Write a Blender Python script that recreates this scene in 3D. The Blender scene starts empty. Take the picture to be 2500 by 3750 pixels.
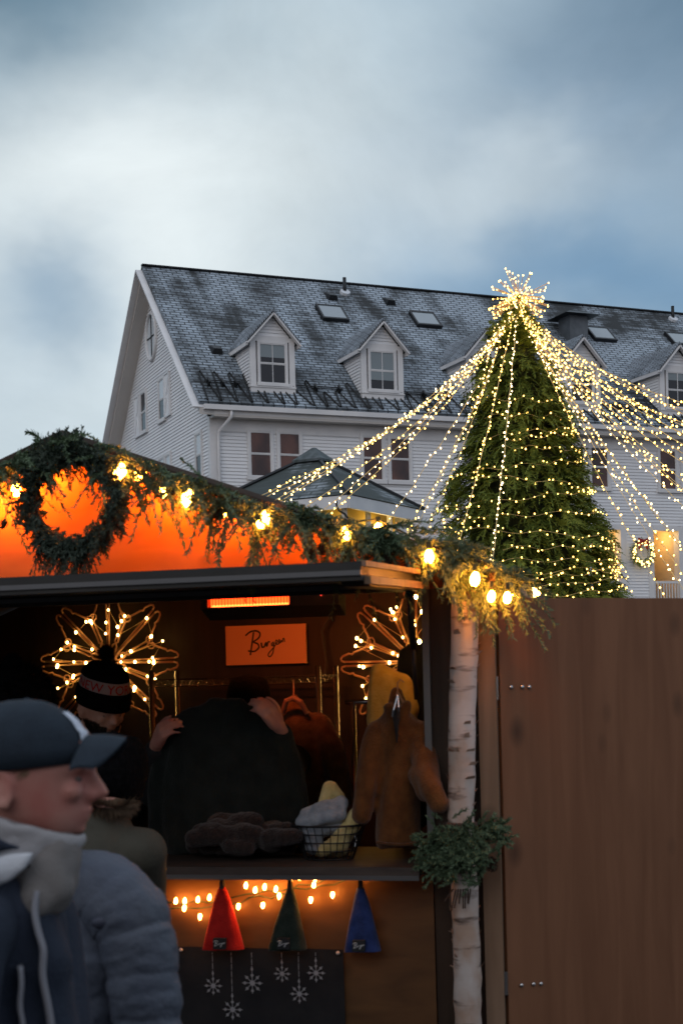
import bpy, bmesh, math, random
import numpy as np
from math import sin, cos, pi, atan, radians, sqrt
from mathutils import Vector as V, Matrix, noise as mnoise
R = random.Random(7)
SC = bpy.context.scene
COL = SC.collection
# ------------------------------------------------------------------ camera geometry
FPX, PPX, PPY, ROLL, CZ = 5208, 1250, 2487, atan(.027), 1.7
def ray(px, py):
    dx, dy = (px-PPX)/FPX, -(py-PPY)/FPX
    c, s = cos(ROLL), sin(ROLL)
    return (dx*c+dy*s, 1.0, -dx*s+dy*c)
def at(px, py, Y):
    a = ray(px, py); return V((a[0]*Y, Y, CZ+a[2]*Y))
# market stall frame: s along the front, n into the stall
AL = atan(.23); DS = V((cos(AL), -sin(AL), 0)); DN = V((sin(AL), cos(AL), 0)); SO = V((0, 5, 0)); UP = V((0, 0, 1))
def S(s, n, z): return SO+DS*s+DN*n+UP*z
def SP(px, py, n=0.0):
    a = ray(px, py); t = (n+SO.dot(DN))/(a[0]*DN.x+a[1]*DN.y)
    p = V((a[0]*t, t, CZ+a[2]*t)); q = p-SO
    return q.dot(DS), q.z
def SW(px, py, n=0.0):
    s, z = SP(px, py, n); return S(s, n, z)
# inn frame: a along the facade, b back into the building
ANG = radians(67.1); BU = V((sin(ANG), cos(ANG), 0)); BW = V((-cos(ANG), sin(ANG), 0)); BC = at(771, 1600, 47); BC.z = 0
def B(a, b, z): return BC+BU*a+BW*b+UP*z
def BP(px, py, b=0.0):
    r = ray(px, py); t = (b+BC.dot(BW))/(r[0]*BW.x+r[1]*BW.y)
    q = V((r[0]*t, t, CZ+r[2]*t))-BC
    return q.dot(BU), q.z
# ------------------------------------------------------------------ mesh builder
TS = bpy.data.scenes.new('workbench')
class MB:
    def __init__(self): self.v = []; self.f = []; self.uv = None
    def add(self, vs, fs):
        k = len(self.v); self.v.extend([tuple(p) for p in vs]); self.f.extend([tuple(i+k for i in f) for f in fs]); return self
    def quad(self, a, b, c, d): return self.add([a, b, c, d], [(0, 1, 2, 3)])
    def tri(self, a, b, c): return self.add([a, b, c], [(0, 1, 2)])
    def hexa(self, p):  # 8 points: bottom 4, top 4
        return self.add(p, [(3, 2, 1, 0), (4, 5, 6, 7), (0, 1, 5, 4), (1, 2, 6, 5), (2, 3, 7, 6), (3, 0, 4, 7)])
    def boxf(self, fr, x0, x1, y0, y1, z0, z1):
        return self.hexa([fr(x0, y0, z0), fr(x1, y0, z0), fr(x1, y1, z0), fr(x0, y1, z0), fr(x0, y0, z1), fr(x1, y0, z1), fr(x1, y1, z1), fr(x0, y1, z1)])
    def beam(self, a, b, w, h, up=UP):
        a, b = V(a), V(b); d = (b-a).normalized(); s = d.cross(up)
        if s.length < 1e-4: s = d.cross(V((1, 0, 0)))
        s.normalize(); t = s.cross(d)
        o = [-s*w/2-t*h/2, s*w/2-t*h/2, s*w/2+t*h/2, -s*w/2+t*h/2]
        return self.hexa([a+q for q in o]+[b+q for q in o])
    def tube(self, pts, r, n=6, cap=True, closed=False):
        pts = [V(p) for p in pts]; m = len(pts); rr = r if hasattr(r, '__len__') else [r]*m
        vs = []; fs = []; ref = None
        for i, p in enumerate(pts):
            d = (pts[(i+1) % m]-pts[i-1]) if closed else (pts[min(i+1, m-1)]-pts[max(i-1, 0)])
            if d.length < 1e-9: d = V((0, 0, 1))
            d.normalize()
            if ref is None:
                ref = d.cross(UP) if abs(d.z) < .95 else d.cross(V((1, 0, 0)))
            ref = (ref-d*ref.dot(d))
            if ref.length < 1e-6: ref = d.orthogonal()
            ref.normalize(); q = d.cross(ref)
            for k in range(n):
                t = 2*pi*k/n; vs.append(p+(ref*cos(t)+q*sin(t))*rr[i])
        for i in range(m if closed else m-1):
            j = (i+1) % m
            for k in range(n):
                l = (k+1) % n; fs.append((i*n+k, i*n+l, j*n+l, j*n+k))
        if cap and not closed:
            fs.append(tuple(range(n-1, -1, -1))); fs.append(tuple((m-1)*n+k for k in range(n)))
        return self.add(vs, fs)
    def ell(self, c, r, axes=None, nu=12, nv=8):
        c = V(c); ax = axes or (V((1, 0, 0)), V((0, 1, 0)), V((0, 0, 1)))
        r = r if hasattr(r, '__len__') else (r, r, r)
        vs = [c+ax[2]*r[2]]; fs = []
        for i in range(1, nv):
            ph = pi*i/nv
            for k in range(nu):
                t = 2*pi*k/nu; vs.append(c+ax[0]*(r[0]*sin(ph)*cos(t))+ax[1]*(r[1]*sin(ph)*sin(t))+ax[2]*(r[2]*cos(ph)))
        vs.append(c-ax[2]*r[2]); L = len(vs)-1
        for k in range(nu):
            fs.append((0, 1+k, 1+(k+1) % nu)); fs.append((L, 1+(nv-2)*nu+(k+1) % nu, 1+(nv-2)*nu+k))
        for i in range(nv-2):
            for k in range(nu):
                a = 1+i*nu+k; b = 1+i*nu+(k+1) % nu; fs.append((a, a+nu, b+nu, b))
        return self.add(vs, fs)
    def cap(self, a, b, ra, rb, n=10):  # tapered capsule
        a, b = V(a), V(b); d = (b-a); L = d.length
        if L < 1e-6: return self.ell(a, ra)
        d.normalize(); pts = []; rr = []
        for i in range(4): t = pi/2*i/4; pts.append(a-d*ra*cos(t)); rr.append(max(ra*sin(t), 1e-4))
        pts += [a, b]; rr += [ra, rb]
        for i in range(3, -1, -1): t = pi/2*i/4; pts.append(b+d*rb*cos(t)); rr.append(max(rb*sin(t), 1e-4))
        return self.tube(pts, rr, n)
    def rings(self, rings, closed_ends=True):
        n = len(rings[0]); vs = [p for r in rings for p in r]; fs = []
        for i in range(len(rings)-1):
            for k in range(n):
                l = (k+1) % n; fs.append((i*n+k, i*n+l, (i+1)*n+l, (i+1)*n+k))
        if closed_ends:
            fs.append(tuple(range(n-1, -1, -1))); fs.append(tuple((len(rings)-1)*n+k for k in range(n)))
        return self.add(vs, fs)
    def grid(self, fn, nu, nv):
        vs = [fn(i/nu, j/nv) for j in range(nv+1) for i in range(nu+1)]; w = nu+1
        return self.add(vs, [(j*w+i, j*w+i+1, (j+1)*w+i+1, (j+1)*w+i) for j in range(nv) for i in range(nu)])
    def build(self, name, m, parent=None, smooth=False, origin=None, mod=None, uv=None):
        o0 = V(origin) if origin is not None else (root_loc(parent) if parent else V((0, 0, 0)))
        me = bpy.data.meshes.new(name)
        me.from_pydata([(p[0]-o0.x, p[1]-o0.y, p[2]-o0.z) for p in self.v], [], self.f)
        bm = bmesh.new(); bm.from_mesh(me); bmesh.ops.recalc_face_normals(bm, faces=bm.faces) if len(self.f) < 30000 else None; bm.to_mesh(me); bm.free()
        if uv:
            lay = me.uv_layers.new(name='UVMap')
            for li, lp in enumerate(me.loops):
                lay.data[li].uv = uv(V(me.vertices[lp.vertex_index].co)+o0)
        me.materials.append(m)
        if smooth: me.polygons.foreach_set('use_smooth', [True]*len(me.polygons))
        o = bpy.data.objects.new(name, me); COL.objects.link(o)
        if parent: o.parent = parent
        elif origin is not None: o.location = o0
        if mod:
            tmp = bpy.data.objects.new('tmp', me); TS.collection.objects.link(tmp); mod(tmp)
            with bpy.context.temp_override(scene=TS, view_layer=TS.view_layers[0]): dg = bpy.context.evaluated_depsgraph_get()
            nm = bpy.data.meshes.new_from_object(tmp.evaluated_get(dg)); o.data = nm; bpy.data.objects.remove(tmp); bpy.data.meshes.remove(me)
            nm.name = name
            if smooth: nm.polygons.foreach_set('use_smooth', [True]*len(nm.polygons))
            if not nm.materials: nm.materials.append(m)
        return o
def root_loc(o):
    p = V((0, 0, 0))
    while o: p += o.location; o = o.parent
    return p
def blend(vox, it=6, fac=.5):
    def f(o):
        m = o.modifiers.new('r', 'REMESH'); m.mode = 'VOXEL'; m.voxel_size = vox
        s = o.modifiers.new('s', 'SMOOTH'); s.iterations = it; s.factor = fac
    return f
def tag(o, label, cat, group=None, kind=None):
    o['label'] = label; o['category'] = cat
    if group: o['group'] = group
    if kind: o['kind'] = kind
    return o
def thing(name, loc, label, cat, group=None):
    o = bpy.data.objects.new(name, None); o.empty_display_size = .1; COL.objects.link(o); o.location = V(loc)
    return tag(o, label, cat, group)
def struct(o, kind='structure'): o['kind'] = kind; return o
def child_copy(proto, parent, pos, rot=None, scl=None):
    c = proto.copy(); COL.objects.link(c); c.parent = parent; c.location = V(pos)-root_loc(parent)
    if rot is not None: c.rotation_euler = rot
    if scl is not None: c.scale = (scl, scl, scl)
    return c
# ------------------------------------------------------------------ materials
def mat(name, col, rough=.65, col2=None, scale=(1, 1, 1), ns=4., detail=5, lo=.35, hi=.65, bump=0, bs=None, metal=0, spec=.4, trans=0, sheen=0):
    m = bpy.data.materials.new(name); m.use_nodes = True; nt = m.node_tree; N = nt.nodes; L = nt.links
    b = N['Principled BSDF']; b.inputs['Base Color'].default_value = (*col, 1); b.inputs['Roughness'].default_value = rough
    b.inputs['Metallic'].default_value = metal; b.inputs['Specular IOR Level'].default_value = spec
    if sheen: b.inputs['Sheen Weight'].default_value = sheen
    if col2 or bump:
        tc = N.new('ShaderNodeTexCoord'); mp = N.new('ShaderNodeMapping'); mp.inputs['Scale'].default_value = scale
        L.new(tc.outputs['Object'], mp.inputs['Vector'])
        nz = N.new('ShaderNodeTexNoise'); nz.inputs['Scale'].default_value = ns; nz.inputs['Detail'].default_value = detail
        L.new(mp.outputs['Vector'], nz.inputs['Vector'])
        if col2:
            rp = N.new('ShaderNodeValToRGB'); e = rp.color_ramp.elements
            e[0].position = lo; e[0].color = (*col, 1); e[1].position = hi; e[1].color = (*col2, 1)
            L.new(nz.outputs['Fac'], rp.inputs['Fac']); L.new(rp.outputs['Color'], b.inputs['Base Color'])
        if bump:
            n2 = nz
            if bs:
                n2 = N.new('ShaderNodeTexNoise'); n2.inputs['Scale'].default_value = bs; n2.inputs['Detail'].default_value = 6; L.new(mp.outputs['Vector'], n2.inputs['Vector'])
            bp = N.new('ShaderNodeBump'); bp.inputs['Strength'].default_value = min(bump, 1); bp.inputs['Distance'].default_value = .01
            L.new(n2.outputs['Fac'], bp.inputs['Height']); L.new(bp.outputs['Normal'], b.inputs['Normal'])
    return m
def emis(name, col, st):
    m = bpy.data.materials.new(name); m.use_nodes = True; nt = m.node_tree; nt.nodes.clear()
    e = nt.nodes.new('ShaderNodeEmission'); e.inputs['Color'].default_value = (*col, 1); e.inputs['Strength'].default_value = st
    o = nt.nodes.new('ShaderNodeOutputMaterial'); nt.links.new(e.outputs[0], o.inputs['Surface']); return m
def woodmat(name, c1, c2, knots=True, axis=2, rough=.6):
    m = bpy.data.materials.new(name); m.use_nodes = True; nt = m.node_tree; N = nt.nodes; L = nt.links; b = N['Principled BSDF']
    b.inputs['Roughness'].default_value = rough; b.inputs['Specular IOR Level'].default_value = .3
    tc = N.new('ShaderNodeTexCoord'); mp = N.new('ShaderNodeMapping'); sc = [9, 9, 9]; sc[axis] = .9; mp.inputs['Scale'].default_value = sc
    L.new(tc.outputs['Object'], mp.inputs['Vector'])
    n1 = N.new('ShaderNodeTexNoise'); n1.inputs['Scale'].default_value = 1.6; n1.inputs['Detail'].default_value = 8; n1.inputs['Distortion'].default_value = .6
    L.new(mp.outputs['Vector'], n1.inputs['Vector'])
    rp = N.new('ShaderNodeValToRGB'); e = rp.color_ramp.elements; e[0].position = .28; e[0].color = (*c1, 1); e[1].position = .75; e[1].color = (*c2, 1)
    L.new(n1.outputs['Fac'], rp.inputs['Fac']); out = rp.outputs['Color']
    if knots:
        mp2 = N.new('ShaderNodeMapping'); s2 = [7, 7, 7]; s2[axis] = 4.2; mp2.inputs['Scale'].default_value = s2; L.new(tc.outputs['Object'], mp2.inputs['Vector'])
        vo = N.new('ShaderNodeTexVoronoi'); vo.inputs['Scale'].default_value = .8; L.new(mp2.outputs['Vector'], vo.inputs['Vector'])
        r2 = N.new('ShaderNodeValToRGB'); e = r2.color_ramp.elements; e[0].position = .06; e[0].color = (.25, .25, .25, 1); e[1].position = .22; e[1].color = (1, 1, 1, 1)
        L.new(vo.outputs['Distance'], r2.inputs['Fac'])
        mx = N.new('ShaderNodeMix'); mx.data_type = 'RGBA'; mx.blend_type = 'MULTIPLY'; mx.inputs['Factor'].default_value = .75
        L.new(out, mx.inputs['A']); L.new(r2.outputs['Color'], mx.inputs['B']); out = mx.outputs['Result']
    L.new(out, b.inputs['Base Color'])
    bp = N.new('ShaderNodeBump'); bp.inputs['Strength'].default_value = .25; bp.inputs['Distance'].default_value = .004
    L.new(n1.outputs['Fac'], bp.inputs['Height']); L.new(bp.outputs['Normal'], b.inputs['Normal'])
    return m
def shingle(name, snow_lo, snow_hi, dark=(.016, .02, .024), sn=(.30, .37, .46), bw=.38, rh=.165):
    m = bpy.data.materials.new(name); m.use_nodes = True; nt = m.node_tree; N = nt.nodes; L = nt.links; b = N['Principled BSDF']
    b.inputs['Roughness'].default_value = .75
    uv = N.new('ShaderNodeTexCoord').outputs['UV']
    bk = N.new('ShaderNodeTexBrick'); bk.inputs['Scale'].default_value = 1; bk.inputs['Brick Width'].default_value = bw; bk.inputs['Row Height'].default_value = rh
    bk.inputs['Mortar Size'].default_value = .022; bk.inputs['Mortar Smooth'].default_value = .15; bk.inputs['Bias'].default_value = 0
    bk.inputs['Color1'].default_value = (.25, .25, .25, 1); bk.inputs['Color2'].default_value = (1, 1, 1, 1); bk.inputs['Mortar'].default_value = (0, 0, 0, 1)
    L.new(uv, bk.inputs['Vector'])
    def nz(sx, sy, s, d):
        mp = N.new('ShaderNodeMapping'); mp.inputs['Scale'].default_value = (sx, sy, 1); L.new(uv, mp.inputs['Vector'])
        n = N.new('ShaderNodeTexNoise'); n.inputs['Scale'].default_value = s; n.inputs['Detail'].default_value = d; L.new(mp.outputs['Vector'], n.inputs['Vector']); return n.outputs['Fac']
    def mth(op, a, c, cl=False):
        k = N.new('ShaderNodeMath'); k.operation = op; k.use_clamp = cl
        for i, x in enumerate((a, c)):
            if isinstance(x, (int, float)): k.inputs[i].default_value = x
            else: L.new(x, k.inputs[i])
        return k.outputs[0]
    big = nz(1, .55, .55, 4); mid = nz(.30, 4.2, 1.7, 5); fine = nz(1, 1, 16, 3); drip = nz(1.2, .12, 1.6, 3)
    tot = mth('ADD', mth('ADD', mth('MULTIPLY', big, 1.0), mth('MULTIPLY', mid, .52)), mth('MULTIPLY', drip, .42))
    tot = mth('ADD', tot, mth('MULTIPLY', bk.outputs['Color'], .07))
    mr = N.new('ShaderNodeMapRange'); mr.inputs['From Min'].default_value = snow_lo; mr.inputs['From Max'].default_value = snow_hi; mr.inputs['To Max'].default_value = 1; L.new(tot, mr.inputs['Value'])
    mk = mth('MULTIPLY', mr.outputs[0], mth('SUBTRACT', 1, bk.outputs['Fac'], True))
    mk = mth('MULTIPLY', mk, mth('ADD', mth('MULTIPLY', fine, .9), .35, True))
    mx = N.new('ShaderNodeMix'); mx.data_type = 'RGBA'; L.new(mk, mx.inputs['Factor'])
    d2 = N.new('ShaderNodeValToRGB'); e = d2.color_ramp.elements; e[0].color = (*[x*.55 for x in dark], 1); e[1].color = (*[x*1.7 for x in dark], 1); L.new(mid, d2.inputs['Fac'])
    L.new(d2.outputs['Color'], mx.inputs['A']); mx.inputs['B'].default_value = (*sn, 1); L.new(mx.outputs['Result'], b.inputs['Base Color'])
    bp = N.new('ShaderNodeBump'); bp.inputs['Strength'].default_value = .5; bp.inputs['Distance'].default_value = .02; L.new(mth('SUBTRACT', 1, bk.outputs['Fac']), bp.inputs['Height']); L.new(bp.outputs['Normal'], b.inputs['Normal'])
    return m
M = dict(
    white=mat('white_paint', (.80, .80, .81), .55, (.72, .73, .75), ns=.8, lo=.3, hi=.7),
    trim=mat('white_trim', (.72, .71, .71), .5, (.64, .64, .65), ns=1.5),
    soffit=mat('soffit_paint', (.55, .52, .49), .6),
    slate=shingle('snowy_slate', .85, 1.12, sn=(.43, .51, .59), dark=(.013, .016, .018)), slate2=shingle('pavilion_slate', 1.02, 1.28, dark=(.03, .04, .038), sn=(.4, .45, .5), bw=.5, rh=.16),
    slate3=shingle('dormer_slate', .70, 1.02, sn=(.42, .48, .55), bw=.5, rh=.1),
    metal_dark=mat('dark_metal', (.03, .032, .035), .45, metal=.6), galv=mat('galvanised_metal', (.13, .145, .16), .5, (.09, .1, .11), ns=3, metal=.4),
    glass=mat('window_glass', (.012, .013, .018), .06, spec=.5), glass_warm=mat('window_glass_warm_glow', (.15, .07, .055), .15, (.05, .032, .032), scale=(1, 1, .6), ns=1.1, lo=.35, hi=.6, spec=.35),  # facade panes: warm reddish brown glow painted into the glass colour
    blind=mat('window_blind', (.22, .26, .28), .5, spec=.4), skyglass=mat('skylight_glass', (.24, .29, .32), .06, spec=.8),  # skylight panes: sky reflection painted in as a paler base colour
    sky_reflect=mat('sky_reflection_pane', (.60, .64, .67), .25, spec=.6), cable=mat('black_cable', (.012, .013, .014), .6),  # gable panes: bright sky reflection painted as a pale pane colour
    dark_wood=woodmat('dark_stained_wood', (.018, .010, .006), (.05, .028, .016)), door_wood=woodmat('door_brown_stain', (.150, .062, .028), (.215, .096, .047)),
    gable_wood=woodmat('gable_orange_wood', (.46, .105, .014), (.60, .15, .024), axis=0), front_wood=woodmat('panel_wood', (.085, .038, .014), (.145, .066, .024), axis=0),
    post_wood=woodmat('post_board_wood', (.14, .085, .05), (.27, .17, .11)), counter=mat('counter_wood', (.035, .024, .02), .5, (.065, .046, .037), scale=(1, 8, 8), ns=3),
    strip=mat('aluminium_strip', (.14, .135, .135), .4, metal=.7), black=mat('black_paint', (.010, .010, .011), .5),
    needles=mat('fir_needles', (.070, .110, .060), .6, (.13, .185, .105), ns=7, spec=.25), needles2=mat('wreath_needles', (.026, .042, .030), .6, (.065, .088, .065), ns=7, spec=.25),
    twig=mat('twig_bark', (.07, .045, .03), .8), treegreen=mat('tree_foliage', (.062, .098, .018), .7, (.17, .215, .040), ns=2.6, lo=.3, hi=.7, spec=.15), cone=mat('pinecone_scales', (.05, .026, .016), .8, (.11, .06, .036), ns=30),
    wire=mat('light_cord_glow', (.72, .54, .24), .5), cord=mat('dark_green_cord', (.015, .028, .014), .6),  # pale cord tinted gold for the glow of its bulbs
    asphalt=mat('asphalt', (.04, .04, .042), .8, (.06, .06, .062), ns=3, bump=.3, bs=60), skin=mat('skin', (.50, .24, .18), .5, (.40, .15, .12), ns=13, lo=.35, hi=.7, spec=.35),
    steel=mat('chrome_wire', (.55, .53, .52), .25, metal=1), hanger=mat('tan_hanger_plastic', (.42, .23, .13), .4),
    black_knit=mat('black_knit', (.0025, .0025, .003), .95, (.006, .006, .007), ns=60, bump=.6, bs=90, spec=.05), black_cloth=mat('black_cloth', (.010, .010, .012), .9, (.02, .019, .02), ns=9, bump=.3, bs=20),
)
# ------------------------------------------------------------------ camera, sky, sun
cam = bpy.data.cameras.new('camera'); co = bpy.data.objects.new('camera', cam); COL.objects.link(co); SC.camera = co
c, s = cos(ROLL), sin(ROLL)
co.matrix_world = Matrix(((c, s, 0, 0), (0, 0, -1, 0), (-s, c, 0, CZ), (0, 0, 0, 1)))
cam.sensor_fit = 'AUTO'; cam.sensor_width = 36; cam.lens = FPX/3750*36; cam.shift_y = (PPY-1875)/3750; cam.clip_end = 3000; cam.clip_start = .05
cam.dof.use_dof = True; cam.dof.focus_distance = 14; cam.dof.aperture_fstop = 6.3
SC.view_settings.view_transform = 'Standard'; SC.view_settings.look = 'None'; SC.view_settings.exposure = 0; SC.view_settings.gamma = 1
SC.cycles.use_denoising = True; SC.cycles.max_bounces = 6; SC.cycles.diffuse_bounces = 3; SC.cycles.glossy_bounces = 3; SC.cycles.sample_clamp_indirect = 3; SC.cycles.use_light_tree = True
SC.cycles.caustics_reflective = False; SC.cycles.caustics_refractive = False
SUN_EL, SUN_AZ = radians(6), radians(205)
w = bpy.data.worlds.new('World'); SC.world = w; w.use_nodes = True; nt = w.node_tree; N = nt.nodes; L = nt.links
bg = N['Background']
sky = N.new('ShaderNodeTexSky'); sky.sky_type = 'NISHITA'; sky.sun_disc = False; sky.sun_elevation = SUN_EL; sky.sun_rotation = SUN_AZ
tc = N.new('ShaderNodeTexCoord'); DIR = tc.outputs['Generated']
def vm(op, a, b=None):
    k = N.new('ShaderNodeVectorMath'); k.operation = op
    for i, x in enumerate((a, b)):
        if x is None: continue
        if isinstance(x, (tuple, list, V)): k.inputs[i].default_value = tuple(x)
        else: L.new(x, k.inputs[i])
    return k
def mt(op, a, b=0., cl=False):
    k = N.new('ShaderNodeMath'); k.operation = op; k.use_clamp = cl
    for i, x in enumerate((a, b)):
        if isinstance(x, (int, float)): k.inputs[i].default_value = x
        else: L.new(x, k.inputs[i])
    return k.outputs[0]
def mixc(f, a, b):
    k = N.new('ShaderNodeMix'); k.data_type = 'RGBA'; k.clamp_factor = True
    if isinstance(f, (int, float)): k.inputs['Factor'].default_value = f
    else: L.new(f, k.inputs['Factor'])
    for nm, x in (('A', a), ('B', b)):
        if isinstance(x, tuple): k.inputs[nm].default_value = (*x, 1)
        else: L.new(x, k.inputs[nm])
    return k.outputs['Result']
def wnoise(scale, detail, rough=.5, stretch=(1, 1, 1), dist=0.):
    mp = N.new('ShaderNodeMapping'); mp.inputs['Scale'].default_value = stretch; L.new(DIR, mp.inputs['Vector'])
    n = N.new('ShaderNodeTexNoise'); n.inputs['Scale'].default_value = scale; n.inputs['Detail'].default_value = detail; n.inputs['Roughness'].default_value = rough; n.inputs['Distortion'].default_value = dist
    L.new(mp.outputs['Vector'], n.inputs['Vector']); return n
wn = wnoise(3.2, 5, .55, (1, 1, 1.6)); warp = vm('MULTIPLY', vm('SUBTRACT', wn.outputs['Color'], (.5, .5, .5)).outputs[0], (.22, .22, .2))
WD = vm('NORMALIZE', vm('ADD', DIR, warp.outputs[0]).outputs[0]).outputs[0]
def lobe(px, py, radx, rady=None):
    """soft cloud bank centred on a sky direction; radii in degrees"""
    d = V(ray(px, py)).normalized(); e1 = d.cross(UP).normalized(); e2 = e1.cross(d)
    x = mt('DIVIDE', vm('DOT_PRODUCT', WD, tuple(e1)).outputs['Value'], sin(radians(radx)))
    y = mt('DIVIDE', vm('DOT_PRODUCT', WD, tuple(e2)).outputs['Value'], sin(radians(rady or radx)))
    fr = mt('GREATER_THAN', vm('DOT_PRODUCT', WD, tuple(d)).outputs['Value'], 0.)
    q = mt('ADD', mt('MULTIPLY', x, x), mt('MULTIPLY', y, y))
    return mt('MULTIPLY', mt('EXPONENT', mt('MULTIPLY', q, -1.)), fr)
col = mixc(.0, (.34, .46, .56), (0., 0., 0.))                      # mid grey-blue overcast
def put(f, c, k=1.): 
    global col
    col = mixc(mt('MULTIPLY', f, k), col, c)
put(lobe(250, 1560, 8, 4), (.46, .56, .64), .85)
put(lobe(950, 280, 10, 5), (.40, .52, .60), .8)
put(lobe(620, 880, 13, 8.0), (.80, .86, .87), .97)
put(lobe(1350, 780, 5, 4.2), (.68, .75, .77), .75)
put(lobe(2150, 430, 6.5, 4.5), (.23, .33, .45), .85)
put(lobe(1800, 650, 4.0, 2.2), (.60, .68, .73), .85)
put(lobe(2250, 1000, 9, 2.6), (.17, .30, .46), .95)
put(lobe(20, -120, 6.5, 4.4), (.11, .20, .28), .92)
put(lobe(2500, -80, 7.5, 4.5), (.12, .20, .29), .92)
put(lobe(150, 1200, 3.4, 2.0), (.24, .35, .47), .8)
wn2 = wnoise(5.5, 7, .6, (1, 1, 1.25), .5)
k = mt('ADD', mt('MULTIPLY', mt('SUBTRACT', wn2.outputs['Fac'], .5), .55), 1.)
gm = N.new('ShaderNodeMix'); gm.data_type = 'RGBA'; gm.blend_type = 'MULTIPLY'; gm.inputs['Factor'].default_value = 1
L.new(col, gm.inputs['A'])
cb = N.new('ShaderNodeCombineColor'); L.new(k, cb.inputs[0]); L.new(k, cb.inputs[1]); L.new(k, cb.inputs[2]); L.new(cb.outputs[0], gm.inputs['B']); col = gm.outputs['Result']
sx = N.new('ShaderNodeSeparateXYZ'); L.new(DIR, sx.inputs[0])
def ramp01(v, a, b):
    r = N.new('ShaderNodeMapRange'); r.inputs['From Min'].default_value = a; r.inputs['From Max'].default_value = b; r.clamp = True; r.interpolation_type = 'SMOOTHSTEP'; L.new(v, r.inputs['Value']); return r.outputs[0]
col = mixc(ramp01(sx.outputs['Y'], .35, -.35), col, (.49, .53, .62))   # sky behind the square
col = mixc(ramp01(sx.outputs['Z'], .50, .85), col, (.66, .73, .84))    # overcast zenith
col = mixc(ramp01(sx.outputs['Z'], .0, -.06), col, (.03, .03, .032))
ad = N.new('ShaderNodeMix'); ad.data_type = 'RGBA'; ad.blend_type = 'ADD'; ad.inputs['Factor'].default_value = .012
L.new(col, ad.inputs['A']); L.new(sky.outputs[0], ad.inputs['B']); L.new(ad.outputs['Result'], bg.inputs['Color']); bg.inputs['Strength'].default_value = 1.0
sd = bpy.data.lights.new('sun', 'SUN'); sd.energy = .35; sd.angle = radians(40); sd.color = (1, .95, .9); so = bpy.data.objects.new('sun', sd); COL.objects.link(so)
so.rotation_euler = V((-sin(SUN_AZ)*-1, -cos(SUN_AZ)*-1, sin(radians(30)))).to_track_quat('Z', 'Y').to_euler()
# ------------------------------------------------------------------ ground
g = MB(); g.quad((-400, -200, 0), (400, -200, 0), (400, 600, 0), (-400, 600, 0)); struct(g.build('ground', M['asphalt']))
# ------------------------------------------------------------------ the inn
INN = thing('inn', B(8, 6, 0), 'large white clapboard inn with a snow dusted slate roof and dormers behind the decorated tree', 'building')
RB, RZ = 6.12, 17.15; EB, EZ = -.5, 10.88; SL = (RZ-EZ)/(RB-EB); 
def GPx(px, py, a0):
    r = ray(px, py); t = (a0+BC.dot(BU))/(r[0]*BU.x+r[1]*BU.y); q = V((r[0]*t, t, CZ+r[2]*t))-BC; return q.dot(BW), q.z
_b, _z = GPx(396, 1590, -.53); LZ = 10.9; LB = RB+(_b-RB)*(RZ-LZ)/(RZ-_z); SLL = (RZ-LZ)/(LB-RB)
def roofz(b): return RZ-(RB-b)*SL if b < RB else RZ-(b-RB)*SLL
A0, A1 = -.5, 42.0
def siding(mb, P, rows, step=.117, lip=.032):
    """lap siding: rows(z) gives the intervals of a board along the wall; P(x, out, z) a point on it"""
    z = rows.z0
    while z < rows.z1:
        z2 = min(z+step, rows.z1)
        for x0, x1, x0t, x1t in rows(z, z2):
            if x1-x0 < .02: continue
            mb.quad(P(x0, lip, z), P(x1, lip, z), P(x1t, .004, z2), P(x0t, .004, z2))
            mb.quad(P(x0, lip, z), P(x1, lip, z), P(x1, 0, z), P(x0, 0, z))
        z += step
class Rows:
    def __init__(s, z0, z1, fn): s.z0, s.z1, s.fn = z0, z1, fn
    def __call__(s, z, z2): return s.fn(z, z2)
PORCH = [(14.62, 15.90), (17.37, 18.52), (20.6, 21.8)]
def front_rows(z, z2):
    if z2 > 3.2 and z < 7.0:
        o = []; a = .2
        for p0, p1 in PORCH: o.append((a, p0-.25, a, p0-.25)); a = p1+.25
        o.append((a, A1-.3, a, A1-.3)); return o
    return [(.2, A1-.3, .2, A1-.3)]
mb = MB(); siding(mb, lambda a, o, z: B(a, -o, z), Rows(0.05, 10.1, front_rows)); mb.build('front_wall', M['white'], INN)
def gable_rows(z, z2):
    def lim(q):
        b0 = .2; b1 = LB-1.0
        if q > 10.9: b0 = max(b0, RB-(RZ-.35-q)/SL)
        bl = RB+(RZ-.35-q)/SLL
        return b0, min(b1, bl)
    a, b = lim(z), lim(z2)
    return [(a[0], a[1], b[0], max(b[1], b[0]))] if a[1] > a[0] else []
mb = MB(); siding(mb, lambda b, o, z: B(-o, b, z), Rows(.05, 16.75, gable_rows)); mb.build('gable_wall', M['white'], INN)
mb = MB(); mb.boxf(B, -.03, .22, -.03, .22, 0, 10.5); mb.boxf(B, 13.9, 14.25, -.0, .3, 0, 3)
mb.boxf(B, .22, A1, -.05, .02, 10.02, 10.42)                        # frieze board
mb.build('corner_trim', M['trim'], INN)
mb = MB(); mb.boxf(B, .1, A1-.1, .05, 12, 0, 3.0); mb.boxf(B, .1, 14.3, .05, 12, 3.0, 10.3); mb.boxf(B, 22, A1, .05, 12, 3.0, 10.3); mb.boxf(B, 14.3, 22, .05, 12, 7.2, 10.3); mb.boxf(B, 14.3, 22, 2.2, 12, 3, 7.2); mb.build('inner_walls', M['soffit'], INN)
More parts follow.
